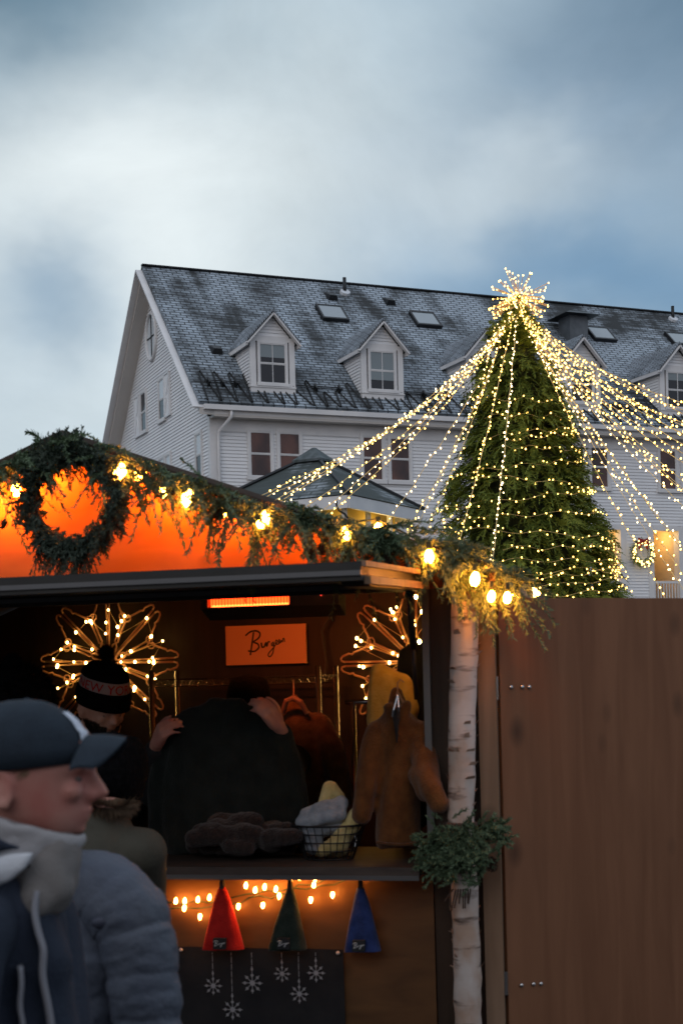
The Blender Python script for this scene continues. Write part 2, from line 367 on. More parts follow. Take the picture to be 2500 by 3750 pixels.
# roof: two slopes with thickness
def slope_mesh(b0, z0, b1, z1, th=.14):
    m_ = MB(); d = V((0, b1-b0, z1-z0)); n = V((0, -d.z, d.y)).normalized()
    if n.z < 0: n = -n
    m_.hexa([B(A0, b0-n.y*th, z0-n.z*th), B(A1, b0-n.y*th, z0-n.z*th), B(A1, b1-n.y*th, z1-n.z*th), B(A0, b1-n.y*th, z1-n.z*th), B(A0, b0, z0), B(A1, b0, z0), B(A1, b1, z1), B(A0, b1, z1)]); return m_
def inn_uv(p):
    q = p-BC; a = q.dot(BU); b = q.dot(BW); return (a, (b-EB)*sqrt(1+SL*SL))
mb = slope_mesh(EB, EZ, RB, RZ); ROOF = mb.build('roof', M['slate'], INN, uv=inn_uv)
mb = slope_mesh(LB, LZ, RB, RZ); mb.build('rear_roof', M['slate'], INN, uv=inn_uv)
mb = MB(); mb.beam(B(A0, RB, RZ+.02), B(A1, RB, RZ+.02), .2, .05); mb.build('ridge_cap', M['metal_dark'], ROOF)
mb = MB()                                                            # rake boards and soffits of the gable
mb.beam(B(A0-.03, EB, EZ-.2), B(A0-.03, RB, RZ-.2), .05, .42, up=BU); mb.beam(B(A0-.03, LB, LZ-.2), B(A0-.03, RB, RZ-.2), .05, .42, up=BU)
mb.build('rake_board', M['trim'], INN)
mb = MB(); mb.hexa([B(A0, EB, EZ-.42), B(.0, EB, EZ-.42), B(.0, RB, RZ-.42), B(A0, RB, RZ-.42), B(A0, EB, EZ-.2), B(0, EB, EZ-.2), B(0, RB, RZ-.2), B(A0, RB, RZ-.2)])
mb.hexa([B(A0, LB, LZ-.42), B(.0, LB, LZ-.42), B(.0, RB, RZ-.42), B(A0, RB, RZ-.42), B(A0, LB, LZ-.2), B(0, LB, LZ-.2), B(0, RB, RZ-.2), B(A0, RB, RZ-.2)])
mb.boxf(B, -.0, A1, -.5, .0, 10.42, 10.5); mb.build('soffit', M['soffit'], INN)
mb = MB(); mb.boxf(B, A0+.12, A1, -.66, -.5, 10.62, 10.78); mb.boxf(B, A0+.1, A1, -.5, -.44, 10.5, 10.75); mb.build('gutter', M['trim'], INN)
mb = MB(); mb.tube([B(.55, -.58, 10.62), B(.55, -.58, 10.42), B(.26, -.16, 10.0), B(.24, -.12, 9.8), B(.24, -.12, .2)], .055, 8); mb.build('downspout', M['trim'], INN, smooth=True)
# windows
def window(P, x0, x1, z0, z1, fw=.095, glass='glass_warm', parent=INN, name='window', blind=0, curtain=False, mull=False, top=None):
    m_ = MB(); d0, d1 = .0, .075
    m_.boxf(P, x0-fw, x0, d0, d1, z0-fw, z1+fw); m_.boxf(P, x1, x1+fw, d0, d1, z0-fw, z1+fw)
    m_.boxf(P, x0, x1, d0, d1-.003, z1, z1+fw); m_.boxf(P, x0-fw-.04, x1+fw+.04, d0, d1+.04, z0-fw-.03, z0-.0)
    fr = m_.build(name, M['trim'], parent); zm = (z0+z1)/2; t = .034
    m_ = MB()
    for za, zb, dd in ((z0, zm, .04), (zm, z1, .052)):
        m_.boxf(P, x0, x0+t, .03, dd+.01, za, zb); m_.boxf(P, x1-t, x1, .03, dd+.01, za, zb)
        m_.boxf(P, x0+t, x1-t, .03, dd+.008, za, za+t); m_.boxf(P, x0+t, x1-t, .03, dd+.008, zb-t, zb)
        if mull: m_.boxf(P, (x0+x1)/2-.012, (x0+x1)/2+.012, .03, dd+.006, za+t, zb-t)
    m_.build('sash', M['trim'], fr)
    m_ = MB(); m_.boxf(P, x0+.01, x1-.01, .026, .033, z0+.01, zm); m_.build('pane', M[glass], fr)
    m_ = MB(); m_.boxf(P, x0+.01, x1-.01, .026, .036, zm, z1-.01); m_.build('pane', M[top or glass], fr)
    if blind:
        m_ = MB(); m_.boxf(P, x0+t, x1-t, .034, .0395, z1-t-(z1-z0)*blind, z1-t); m_.build('blind', M['blind'], fr)
    return fr
PF = lambda a, o, z: B(a, -o, z); PG = lambda b, o, z: B(-o, b, z)
for ac in (2.25, 6.36, 10.45, 14.53, 18.62, 22.7, 26.8, 30.9, 35.0):
    for k in (-1, 1): window(PF, ac+k*.52-.37, ac+k*.52+.37, 8.56, 10.08)
# gable windows
sw = MB()
def shutter(b0, b1, z0, z1):
    m_ = MB(); m_.boxf(PG, b0, b1, .02, .07, z0, z1)
    for (p, q) in (((b0, z0), (b1, z1)), ((b0, z1), (b1, z0))): m_.beam(PG(p[0], .085, p[1]), PG(q[0], .085, q[1]), .06, .03, up=BU)
    for zz in (z0, z1-.07): m_.boxf(PG, b0, b1, .07, .1, zz, zz+.07)
    m_.boxf(PG, b0, b0+.06, .07, .098, z0, z1); m_.boxf(PG, b1-.06, b1, .07, .098, z0, z1); m_.build('shutter', M['white'], INN)
window(PG, 5.2, 5.9, 11.4, 12.85, top='sky_reflect', glass='glass'); shutter(4.42, 5.1, 11.35, 12.95)
window(PG, 7.72, 8.42, 11.4, 12.85, glass='glass'); shutter(8.6, 9.3, 11.3, 12.9)
window(PG, .92, 1.52, 8.7, 10.12, top='sky_reflect', glass='glass')
window(PG, 4.62, 5.22, 8.6, 9.98, top='sky_reflect', glass='glass'); window(PG, 5.48, 6.08, 8.6, 9.98, top='sky_reflect', glass='glass')
ov = MB(); oc = (6.68, 14.68); rr = (.62, .82)
ovp = [PG(oc[0]+rr[0]*1.07*cos(t*pi/16), .05, oc[1]+rr[1]*1.05*sin(t*pi/16)) for t in range(32)]
ov.tube(ovp, .075, 6, closed=True); ovf = ov.build('oval_window', M['trim'], INN, smooth=True)
ov = MB(); ov.add([PG(oc[0]+rr[0]*cos(t*pi/16), .035, oc[1]+rr[1]*sin(t*pi/16)) for t in range(32)], [tuple(range(32))]); ov.build('pane', M['sky_reflect'], ovf)
ov = MB(); ov.boxf(PG, oc[0]-rr[0], oc[0]+rr[0], .036, .06, oc[1]-.018, oc[1]+.018); ov.boxf(PG, oc[0]-.018, oc[0]+.018, .036, .065, oc[1]-rr[1], oc[1]+rr[1]); ov.build('muntin', M['cable'], ovf)
# dormers: solve where the base meets the slope
def roof_hit(px, py):
    r = V(ray(px, py)); nrm = (BU.cross(BW*(RB-EB)+UP*(RZ-EZ))).normalized(); p0 = B(0, EB, EZ); t = (p0-V((0, 0, CZ))).dot(nrm)/r.dot(nrm)
    p = V((0, 0, CZ))+r*t; q = p-BC; return q.dot(BU), q.dot(BW), p.z
da, db, dz = roof_hit(998, 1437)
def dormer(px, bl):
    ac = BP(px, 1300, db)[0]; hw = .80; zb = roofz(db)-.02; ze = BP(918, 1232, db)[1]; zp = BP(991, 1142, db)[1]
    P = lambda x, o, z: B(ac+x, db-o, z)
    bk = RB-(RZ-ze)/SL; bp_ = RB-(RZ-zp)/SL
    D = MB(); fw = .2
    D.boxf(P, -hw, -hw+fw, -.1, .03, zb, ze+.02); D.boxf(P, hw-fw, hw, -.1, .03, zb, ze+.02); D.boxf(P, -hw+fw, hw-fw, -.1, .027, zb, zb+.17); D.boxf(P, -hw-.02, hw+.02, -.1, .06, zb+.17, zb+.22)
    D.boxf(P, -hw+fw, hw-fw, -.1, .024, ze-.13, ze+.06)
    d = D.build('dormer', M['trim'], INN)
    W = MB(); hz = zp-ze-.12
    siding(W, lambda x, o, z: P(x, o-.02, z), Rows(ze+.06, zp-.16, lambda z, z2: [(-hw*(1-(z-ze)/(zp-ze))+.12, hw*(1-(z-ze)/(zp-ze))-.12, -hw*(1-(z2-ze)/(zp-ze))+.12, hw*(1-(z2-ze)/(zp-ze))-.12)]), .11)
    for sd_ in (-1, 1):
        W_rows = Rows(zb, ze, lambda z, z2: [(db+.1, max(RB-(RZ-z)/SL, db+.1), db+.1, max(RB-(RZ-z2)/SL, db+.1))])
        siding(W, lambda b, o, z, q=sd_: B(ac+q*(hw-.03+o), b, z), W_rows, .11)
    W.boxf(P, -hw+.1, hw-.1, -.5, -.12, zb, ze)
    W.build('dormer_siding', M['white'], d)
    T = MB(); oh = .16; fo = .22
    for q in (-1, 1):
        xe = q*(hw+oh); zee = ze-oh*(zp-ze)/hw; bke = RB-(RZ-zee)/SL
        T.hexa([B(ac+xe, db-fo, zee-.01), B(ac, db-fo, zp-.01), B(ac, bp_+.1, zp-.01), B(ac+xe, bke+.05, zee-.01), B(ac+xe, db-fo, zee+.06), B(ac, db-fo, zp+.06), B(ac, bp_+.1, zp+.06), B(ac+xe, bke+.05, zee+.06)])
    T.build('dormer_roof', M['slate3'], d, uv=lambda p: (((p-BC).dot(BW)), abs((p-BC).dot(BU)-ac)*1.4))
    T = MB()
    for q in (-1, 1):
        xe = q*(hw+oh); zee = ze-oh*(zp-ze)/hw
        T.beam(B(ac+xe, db-fo+.03, zee-.1), B(ac, db-fo+.03, zp-.1), .05, .17, up=BW)
        T.beam(B(ac+xe-q*.03, db-fo+.06, zee-.08), B(ac+xe-q*.03, RB-(RZ-zee)/SL, zee-.08), .05, .13)
    T.build('rake_board', M['trim'], d)
    m_ = MB()
    fr_ = window(lambda x, o, z: P(x, o-.03, z), -.47, .47, zb+.32, ze-.2, .07, 'glass', d, 'dormer_window', bl, mull=True)
for px, bl in ((997, .32), (1397, .72), (1775, .3), (2125, .35), (2475, .2)): dormer(px, bl)
for j in range(4):
    pass
# roof furniture
def on_roof(a, b, h=0.): n = V((0, -SL, 1)).normalized(); return B(a, b+n.y*h, roofz(b)+n.z*h)
def skylight(px0, py0, px1, py1):
    a0, b1, _ = roof_hit(px0, py0); _, b0, _ = roof_hit((px0+px1)/2, py1); a1 = a0+.92
    P = lambda a, b, h: on_roof(a, b, h)
    m_ = MB(); m_.boxf(P, a0-.07, a1+.07, b0-.07, b0, 0, .15); m_.boxf(P, a0-.07, a1+.07, b1, b1+.06, 0, .15); m_.boxf(P, a0-.07, a0, b0, b1, 0, .147); m_.boxf(P, a1, a1+.07, b0, b1, 0, .147)
    sk_ = m_.build('skylight', M['metal_dark'], INN); m_ = MB(); m_.boxf(P, a0, a1, b0, b1, .1, .13); m_.build('pane', M['skyglass'], sk_)
for q in ((1160, 1128, 1235, 1172), (1502, 1153, 1580, 1195), (2145, 1207, 2215, 1246), (2435, 1228, 2510, 1265)): skylight(*q)
for px, py, h in ((1262, 1075, .62), (2462, 1172, .6)):
    a, b, z = roof_hit(px, py); m_ = MB(); m_.tube([B(a, b, z-.1), B(a, b, z+h)], .07, 8); vp = m_.build('vent_pipe', M['metal_dark'], INN, smooth=True)
    m_ = MB(); m_.tube([on_roof(a, b, .0), on_roof(a, b, .1)], [.22, .2], 8); m_.build('snowy_flashing', mat('snow', (.6, .63, .67), .8), vp)
for px, py in ((1212, 1088), (1423, 1106), (790, 1283)):
    a, b, z = roof_hit(px, py); P = on_roof; m_ = MB(); m_.hexa([P(a-.2, b-.2, 0), P(a+.2, b-.2, 0), P(a+.2, b+.2, 0), P(a-.2, b+.2, 0), P(a-.14, b-.15, .2), P(a+.14, b-.15, .2), P(a+.15, b+.15, .08), P(a-.15, b+.15, .08)]); m_.build('roof_vent', M['metal_dark'], INN)
a, b, z = roof_hit(2098, 1240); m_ = MB(); m_.boxf(B, a-.42, a+.42, b-.42, b+.42, z-.3, z+.85); ch = m_.build('exhaust_stack', M['galv'], INN)
m_ = MB(); m_.hexa([B(a-.8, b-.8, z+.83), B(a+.8, b-.8, z+.83), B(a+.8, b+.8, z+.83), B(a-.8, b+.8, z+.83), B(a-.35, b-.35, z+1.02), B(a+.35, b-.35, z+1.02), B(a+.35, b+.35, z+1.02), B(a-.35, b+.35, z+1.02)]); m_.build('stack_cap', M['metal_dark'], ch)
# de-icing cable in zigzags, snow rails
m_ = MB(); rz = random.Random(3); a = -.2; pts = [on_roof(A0+.2, EB+.1, .04)]
while a < 34:
    st = rz.uniform(.28, .42); hi = rz.choice((.9, 1.2, 1.4, .7, .8)) if a > 2 else 1.35
    pts += [on_roof(a, EB+.06, .03), on_roof(a+st*.25, EB+hi*.95, .03), on_roof(a+st*.5, EB+hi, .03), on_roof(a+st*1.4, EB+.06, .03)]; a += st*1.55
m_.tube(pts, .03, 4); m_.build('heating_cable', M['cable'], INN)
m_ = MB()
for a0, a1 in ((-.1, 1.15), (2.85, 4.9), (6.9, 9.1), (11.0, 13.2), (15.1, 17.3), (19.2, 21.3)):
    for h in (.1, .17): m_.tube([on_roof(a0, db+.2, h), on_roof(a1, db+.2, h)], .02, 5)
    for q in range(3): aa = a0+.15+(a1-a0-.3)*q/2; m_.boxf(on_roof, aa-.03, aa+.03, db+.1, db+.3, 0, .2)
    m_.build('snow_rail', M['metal_dark'], INN); m_ = MB()

# lit porch recesses behind the tree and right of the wreath
warm_wall = mat('porch_wall_paint', (.62, .50, .33), .6)
for i, (p0, p1) in enumerate(PORCH):
    m_ = MB(); 
    for q0, q1 in ((p0-.25, p0), (p1, p1+.25)): m_.boxf(B, q0, q1, -.04, .3, 3.0, 7.15)
    m_.boxf(B, p0, p1, -.037, .3, 7.0, 7.2)
    po = m_.build('porch_opening', M['trim'], INN)
    m_ = MB(); m_.boxf(B, p0-.3, p1+.3, 1.6, 1.7, 3.0, 7.2); m_.boxf(B, p0-.3, p1+.3, .3, 1.6, 7.1, 7.18); m_.boxf(B, p0-.05, p0+0, .3, 1.6, 3, 7.1); m_.boxf(B, p1, p1+.05, .3, 1.6, 3, 7.1); m_.build('porch_wall', warm_wall, po)
    m_ = MB(); m_.boxf(B, p0, p1, -.0, .06, 5.0, 5.09)
    for q in range(9): x = p0+.06+(p1-p0-.12)*q/8; m_.boxf(B, x-.02, x+.02, .01, .05, 4.05, 5.0)
    m_.boxf(B, p0, p1, 0, .06, 4.0, 4.06); m_.build('railing', M['trim'], po)
    m_ = MB(); m_.boxf(B, p0+.38, p1-.25, 1.55, 1.6, 4.0, 6.12); m_.build('porch_door', mat('porch_door_brown', (.35, .19, .06), .6), po)
    m_ = MB(); m_.boxf(B, p0+.30, p0+.38, 1.53, 1.6, 4.0, 6.2); m_.boxf(B, p1-.25, p1-.17, 1.53, 1.6, 4.0, 6.2); m_.boxf(B, p0+.38, p1-.25, 1.53, 1.6, 6.12, 6.2); m_.build('door_frame', M['dark_wood'], po)
    m_ = MB(); m_.boxf(B, p0-.2, p1+.2, -.05, 1.6, 3.9, 4.0); m_.build('porch_floor', M['soffit'], po)
    ld = bpy.data.lights.new('porch_lamp', 'POINT'); ld.energy = 26; ld.color = (1, .62, .22); ld.shadow_soft_size = .1; lo_ = bpy.data.objects.new('porch_lamp', ld); COL.objects.link(lo_); lo_.location = B((p0+p1)/2, .8, 6.8)
# ------------------------------------------------------------------ wreath on the inn
bulb_gold = emis('warm_fairy_light', (1, .66, .20), 6.0)
def mini_bulb(name, r, m, rz=1.0):
    m_ = MB(); m_.ell((0, 0, 0), (r, r, r*rz), nu=8, nv=6); o = m_.build(name, m); 
    COL.objects.unlink(o); return o
def sprig(mb, o, d, Ln, nl, n, rng, droop=.25, w=.004, flat=None, stem=True):
    d = V(d).normalized(); o = V(o); pts = []
    side = d.orthogonal().normalized(); side.rotate(Matrix.Rotation(rng.uniform(0, 6.28), 3, d))
    for i in range(5):
        t = i/4; pts.append(o+d*(Ln*t)-UP*(droop*Ln*t*t))
    if stem: mb.tube(pts, [w*.55, w*.5, w*.45, w*.4, w*.2], 3, cap=False)
    for i in range(n):
        t = (i+rng.random())/n; p = pts[0].lerp(pts[1], 0) ; k = min(int(t*4), 3); p = pts[k].lerp(pts[k+1], t*4-k); dd = (pts[k+1]-pts[k]).normalized()
        a = rng.uniform(0, 6.28) if flat is None else (rng.choice((0, pi))+rng.gauss(0, .35))
        s_ = side*cos(a)+dd.cross(side)*sin(a) if flat is None else (flat*cos(a)+dd.cross(flat)*sin(a))
        q = (dd*.75+s_*.8).normalized()*nl*rng.uniform(.75, 1.15)*(1-.35*t); h = q.cross(s_.cross(q)).normalized() if False else q.cross(dd)
        if h.length < 1e-6: continue
        h = h.normalized()*w*.5
        if rng.random() < .5: h = h.cross(q.normalized())
        mb.add([p-h, p+h, p+q*.6+h*.8, p+q, p+q*.6-h*.8], [(0, 1, 2, 3, 4)])
wr = random.Random(5); wc = B(16.72, -.14, 6.14); m_ = MB()
for i in range(170):
    t = wr.uniform(0, 2*pi); rd = .40+wr.gauss(0, .05); p = wc+BU*(rd*cos(t))+UP*(rd*sin(t))-BW*wr.uniform(0, .1)
    tg = (-BU*sin(t)+UP*cos(t))+(BU*cos(t)+UP*sin(t))*wr.uniform(-.9, 1.1)-BW*wr.uniform(0, .5); sprig(m_, p, tg, .2, .07, 14, wr, .1, .02, stem=False)
WI = m_.build('wreath', M['treegreen'], origin=wc); tag(WI, 'lit round wreath with a red bow hung on the white inn wall', 'wreath')
m_ = MB(); bw_ = wc+UP*.42-BW*.14
for q in (-1, 1): m_.hexa([bw_+BU*(q*.02)-UP*.05, bw_+BU*(q*.24)-UP*.14, bw_+BU*(q*.24)-UP*.14-BW*.06, bw_+BU*(q*.02)-UP*.05-BW*.08, bw_+BU*(q*.02)+UP*.05, bw_+BU*(q*.22)+UP*.12, bw_+BU*(q*.22)+UP*.12-BW*.06, bw_+BU*(q*.02)+UP*.05-BW*.08]); m_.hexa([bw_+BU*(q*.01), bw_+BU*(q*.08), bw_+BU*(q*.08)-BW*.03, bw_+BU*(q*.01)-BW*.03, bw_+BU*(q*.14)-UP*.3, bw_+BU*(q*.24)-UP*.3, bw_+BU*(q*.24)-UP*.3-BW*.03, bw_+BU*(q*.14)-UP*.3-BW*.03])
m_.ell(bw_-BW*.06, .07); m_.build('bow', mat('red_ribbon', (.30, .02, .015), .6), WI)
wb = mini_bulb('fairy_light', .03, bulb_gold)
for i in range(46):
    t = wr.uniform(0, 2*pi); rd = .42+wr.gauss(0, .07); child_copy(wb, WI, wc+BU*(rd*cos(t))+UP*(rd*sin(t))-BW*(.16+wr.random()*.06))
# ------------------------------------------------------------------ pavilion with hipped roof
pa = at(1150, 1652, 36); pc = at(1277, 1808, 33.2); pr = at(1487, 1853, 36.6)
cx, cy = pa.x, pa.y; e1 = V((pc.x-cx, pc.y-cy, 0)); zE = pc.z; e2 = V((-e1.y, e1.x, 0))
if (V((pr.x-cx, pr.y-cy, 0))).dot(e2) < 0: e2 = -e2
PVc = V((cx, cy, 0)); crn = [e1, e2, -e1, -e2]
PAV = thing('pavilion', PVc, 'small white pavilion with a dark snowy hipped roof and yellow lit inside, before the inn', 'building')
PAz = pa.z-.28
m_ = MB(); n4 = [PVc+c_*1.0+UP*zE for c_ in crn]; top4 = [PVc+c_*.13+UP*PAz for c_ in crn]
m_.rings([[p for p in n4], [p for p in top4]])
def pav_uv(p):
    q = p-PVc; ea = (e1+e2).normalized(); eb = (e1-e2).normalized(); x, y = q.dot(ea), q.dot(eb)
    return ((y, abs(x)*1.2) if abs(x) > abs(y)-1e-4 else (x, abs(y)*1.2))
me_f = []
# separate faces so that each slope maps straight
m_ = MB()
for i in range(4):
    j = (i+1) % 4; m_.quad(n4[i], n4[j], top4[j], top4[i])
prf = m_.build('pavilion_roof', M['slate2'], PAV)
lay = prf.data.uv_layers.new(name='UVMap')
for pl in prf.data.polygons:
    vs = [prf.data.vertices[i].co for i in pl.vertices]; low = sorted(range(4), key=lambda k: vs[k].z)[:2]; ax = (vs[low[1]]-vs[low[0]]).normalized(); up_ = pl.normal.cross(ax).normalized()
    for li in pl.loop_indices:
        c_ = prf.data.vertices[prf.data.loops[li].vertex_index].co-vs[low[0]]; lay.data[li].uv = (c_.dot(ax), abs(c_.dot(up_)))
m_ = MB(); c0 = [PVc+c_*.20+UP*(PAz-.03) for c_ in crn]; c1 = [PVc+c_*.20+UP*(PAz+.03) for c_ in crn]; c2 = [PVc+c_*.02+UP*(PAz+.36) for c_ in crn]; m_.rings([c0, c1, c2]); m_.build('roof_cap', mat('cap_slate', (.03, .042, .04), .7, (.10, .12, .13), ns=5), PAV)
m_ = MB()
for i in range(4):
    j = (i+1) % 4; m_.tube([n4[i]+UP*.03, top4[i]+UP*.03], .05, 5)
m_.build('hip_ridge', M['metal_dark'], prf)
m_ = MB()
for i in range(4):
    j = (i+1) % 4; m_.beam(n4[i].lerp(PVc+UP*zE, .03)-UP*.17, n4[j].lerp(PVc+UP*zE, .03)-UP*.17, .08, .3)
m_.build('fascia', M['trim'], PAV)
yel = mat('pavilion_yellow_wall', (.72, .48, .10), .6)
m_ = MB(); q4 = [PVc+c_*.72 for c_ in crn]; m_.rings([[p+UP*0 for p in q4], [p+UP*(zE-.1) for p in q4]]); m_.build('pavilion_wall', yel, PAV)
for i in range(4):
    j = (i+1) % 4
    for t in (0, .34, .67):
        p = (PVc+crn[i]*.86).lerp(PVc+crn[j]*.86, t); m_ = MB(); m_.tube([p, p+UP*(zE-.15)], .07, 8); m_.build('post', M['trim'], PAV)
for c_ in (crn[0], crn[1], (crn[0]+crn[1])*.5, (crn[0]-crn[1])*.5):
    ld = bpy.data.lights.new('pavilion_lamp', 'POINT'); ld.energy = 16; ld.color = (1, .72, .25); ld.shadow_soft_size = .1; lo_ = bpy.data.objects.new('pavilion_lamp', ld); COL.objects.link(lo_); lo_.location = PVc+c_*.84+UP*(zE-.7)
m_ = MB(); p = at(1232, 1850, 33); m_.tube([p+UP*.1, p, p-UP*.12+BU*.05, p-UP*.2+BU*.2, p-UP*.3+BU*.28], .025, 5); m_.build('wall_bracket', M['black'], PAV)
# far roof at the left edge
p = at(-160, 1688, 70); q = at(260, 1692, 74)
fb = thing('far_building', (p.x, p.y+3, 0), 'distant low building showing only its dark snowy roof at the far left', 'building')
m_ = MB(); bk_ = V((0, 6, 0)); m_.hexa([p-UP*3-bk_, q-UP*3-bk_, q-UP*3+bk_, p-UP*3+bk_, p-V((0, .1, 0)), q-V((0, .1, 0)), q, p]); m_.build('roof', M['slate'], fb, uv=lambda v: (v.x, v.z*1.6))
m_ = MB(); o_ = V((.0, 0, 0)); m_.hexa([V((p.x, p.y-5, 0)), V((q.x-.6, q.y-5, 0)), V((q.x-.6, q.y+5, 0)), V((p.x, p.y+5, 0)), V((p.x, p.y-5, p.z-2.95)), V((q.x-.6, q.y-5, q.z-2.95)), V((q.x-.6, q.y+5, q.z-2.95)), V((p.x, p.y+5, p.z-2.95))]); m_.build('wall', M['white'], fb)
# ------------------------------------------------------------------ the decorated fir
TD = 24.0; TX = at(1893, 1130, TD).x; TB = V((TX, TD, 0))
TAB = [(1105, 1886, 1900), (1130, 1868, 1914), (1200, 1815, 1955), (1293, 1768, 1980), (1420, 1735, 2034), (1530, 1725, 2078), (1637, 1702, 2112), (1763, 1640, 2155), (1805, 1602, 2164), (1850, 1606, 2162), (1917, 1622, 2207), (2000, 1612, 2235), (2079, 1598, 2258), (2163, 1580, 2285), (2500, 1540, 2340), (2560, 1600, 2290)]
TZ = [(at(1893, y, TD).z, TX-at(l, y, TD).x, at(r, y, TD).x-TX) for y, l, r in TAB]
def trad(z, side):
    for (za, la, ra), (zb, lb, rb) in zip(TZ, TZ[1:]):
        if zb <= z <= za:
            t = (za-z)/(za-zb); return (la+(lb-la)*t) if side < 0 else (ra+(rb-ra)*t)
    return 0.
def tsurf(th, z, k=1.):  # th=0 right, pi/2 towards the camera
    cx_, sy_ = cos(th), sin(th); r = trad(z, cx_); rl, rr_ = trad(z, -1), trad(z, 1); rf = (rl+rr_)/2
    return V((TX+cx_*(rr_ if cx_ > 0 else rl)*k, TD-sy_*rf*k, z))
ztop, zbot = TZ[0][0], TZ[-1][0]
tr = random.Random(11)
TREE = thing('christmas_tree', TB, 'tall conical fir tree wound with lights, standing behind the fence before the inn', 'tree')
crown = MB()
def leafdiamond(mb, p, q, w, nrm):
    h = (q-p).cross(nrm)
    if h.length < 1e-6: return
    h = h.normalized()*w*.5; m_ = p.lerp(q, .45); mb.add([p, m_+h, q, m_-h], [(0, 1, 2, 3)])
def frond(mb, p, d, L_, rng):
    d = d.normalized(); sd_ = d.cross(UP)
    if sd_.length < .1: sd_ = V((1, 0, 0))
    sd_.normalize(); sd_.rotate(Matrix.Rotation(rng.gauss(0, .45), 3, d)); nrm = sd_.cross(d).normalized(); droop = rng.uniform(.15, .5)
    prev = p
    for i in range(1, 7):
        t = i/6; c_ = p+d*(L_*t)-UP*(droop*L_*t*t)
        leafdiamond(mb, prev, c_+(c_-prev)*.5, .022, nrm)
        ln = L_*(.42*(1-t)+.14)
        for q in (-1, 1): leafdiamond(mb, prev, prev+(d*.75+sd_*q*rng.uniform(.55, .9)-UP*.15).normalized()*ln*rng.uniform(.7, 1.15), .034, nrm+V((rng.gauss(0, .3), rng.gauss(0, .3), 0)))
        prev = c_
n = 0
while n < 4300:
    z = zbot+(ztop-zbot)*tr.random()**1.0
    rm = (trad(z, 1)+trad(z, -1))/2
    if tr.random()*1.75 > rm+.12: continue
    th = tr.uniform(-.35, pi+.35) if tr.random() < .72 else tr.uniform(0, 2*pi)
    lump = .5+.5*mnoise.noise(V((cos(th)*3.2, sin(th)*3.2, z*1.9)))
    k_ = tr.choice((.66, .80, .88, .93))*(.76+.36*lump)
    p = tsurf(th, z, k_); od = V((cos(th), -sin(th), 0)); 
    d = od*tr.uniform(.55, 1.0)+UP*tr.uniform(-.75, .12)+V((tr.gauss(0, .35), tr.gauss(0, .35), 0))
    if z > ztop-.9: d += UP*.7
    frond(crown, p, d, min(tr.uniform(.24, .44), .10+rm*.55), tr); n += 1
for i in range(40):
    z = ztop-tr.random()*1.3; th = tr.uniform(0, 2*pi); frond(crown, tsurf(th, z, .5), V((cos(th)*.5, -sin(th)*.5, .8)), .22, tr)
crown.build('crown', M['treegreen'], TREE)
tk = MB(); tk.tube([TB, TB+UP*4, TB+UP*(ztop-.1)], [.16, .11, .02], 8); tk.build('trunk', M['twig'], TREE)
for i in range(0): pass
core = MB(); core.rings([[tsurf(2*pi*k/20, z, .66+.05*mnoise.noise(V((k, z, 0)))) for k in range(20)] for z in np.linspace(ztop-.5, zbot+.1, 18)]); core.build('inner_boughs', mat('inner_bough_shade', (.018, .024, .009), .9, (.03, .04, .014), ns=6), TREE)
# ------------------------------------------------------------------ strands of lights fanning out from its top
TOP = at(1893, 1122, TD)
gold2 = emis('gold_string_light', (1, .58, .12), 10.); SB = mini_bulb('light_bulb', .0116, gold2, 1.25); SBW = mini_bulb('light_bulb', .0118, emis('white_fairy_light', (1, .72, .32), 9.), 1.25)
def strand(name, pts, label, cat, group, spacing, jit, rng, bulb, wr_=.0035, ext=0):
    m_ = MB(); m_.tube(pts, wr_, 4, cap=False); o = m_.build(name, M['wire'], origin=pts[0]); tag(o, label, cat, group)
    acc = 0; nb = 0
    for a, b in zip(pts, pts[1:]):
        L_ = (b-a).length; t = spacing-acc
        while t < L_:
            p = a.lerp(b, t/L_)+V((rng.gauss(0, jit), rng.gauss(0, jit), rng.gauss(0, jit)))
            child_copy(bulb, o, p, (rng.uniform(-.8, .8), rng.uniform(-.8, .8), 0), rng.uniform(.75, 1.15)); nb += 1; t += spacing*rng.uniform(.75, 1.3)
        acc = L_-(t-spacing) if t-spacing <= L_ else 0; acc = max(0, min(acc, spacing*.9))
    return o, nb
ORD = ['lowest', 'second lowest', 'third lowest', 'fourth lowest', 'fifth lowest', 'sixth lowest', 'seventh lowest', 'eighth lowest', 'ninth lowest', 'tenth lowest', 'eleventh lowest', 'twelfth lowest', 'thirteenth lowest', 'fourteenth lowest', 'fifteenth lowest', 'sixteenth lowest', 'seventeenth lowest', 'eighteenth lowest']
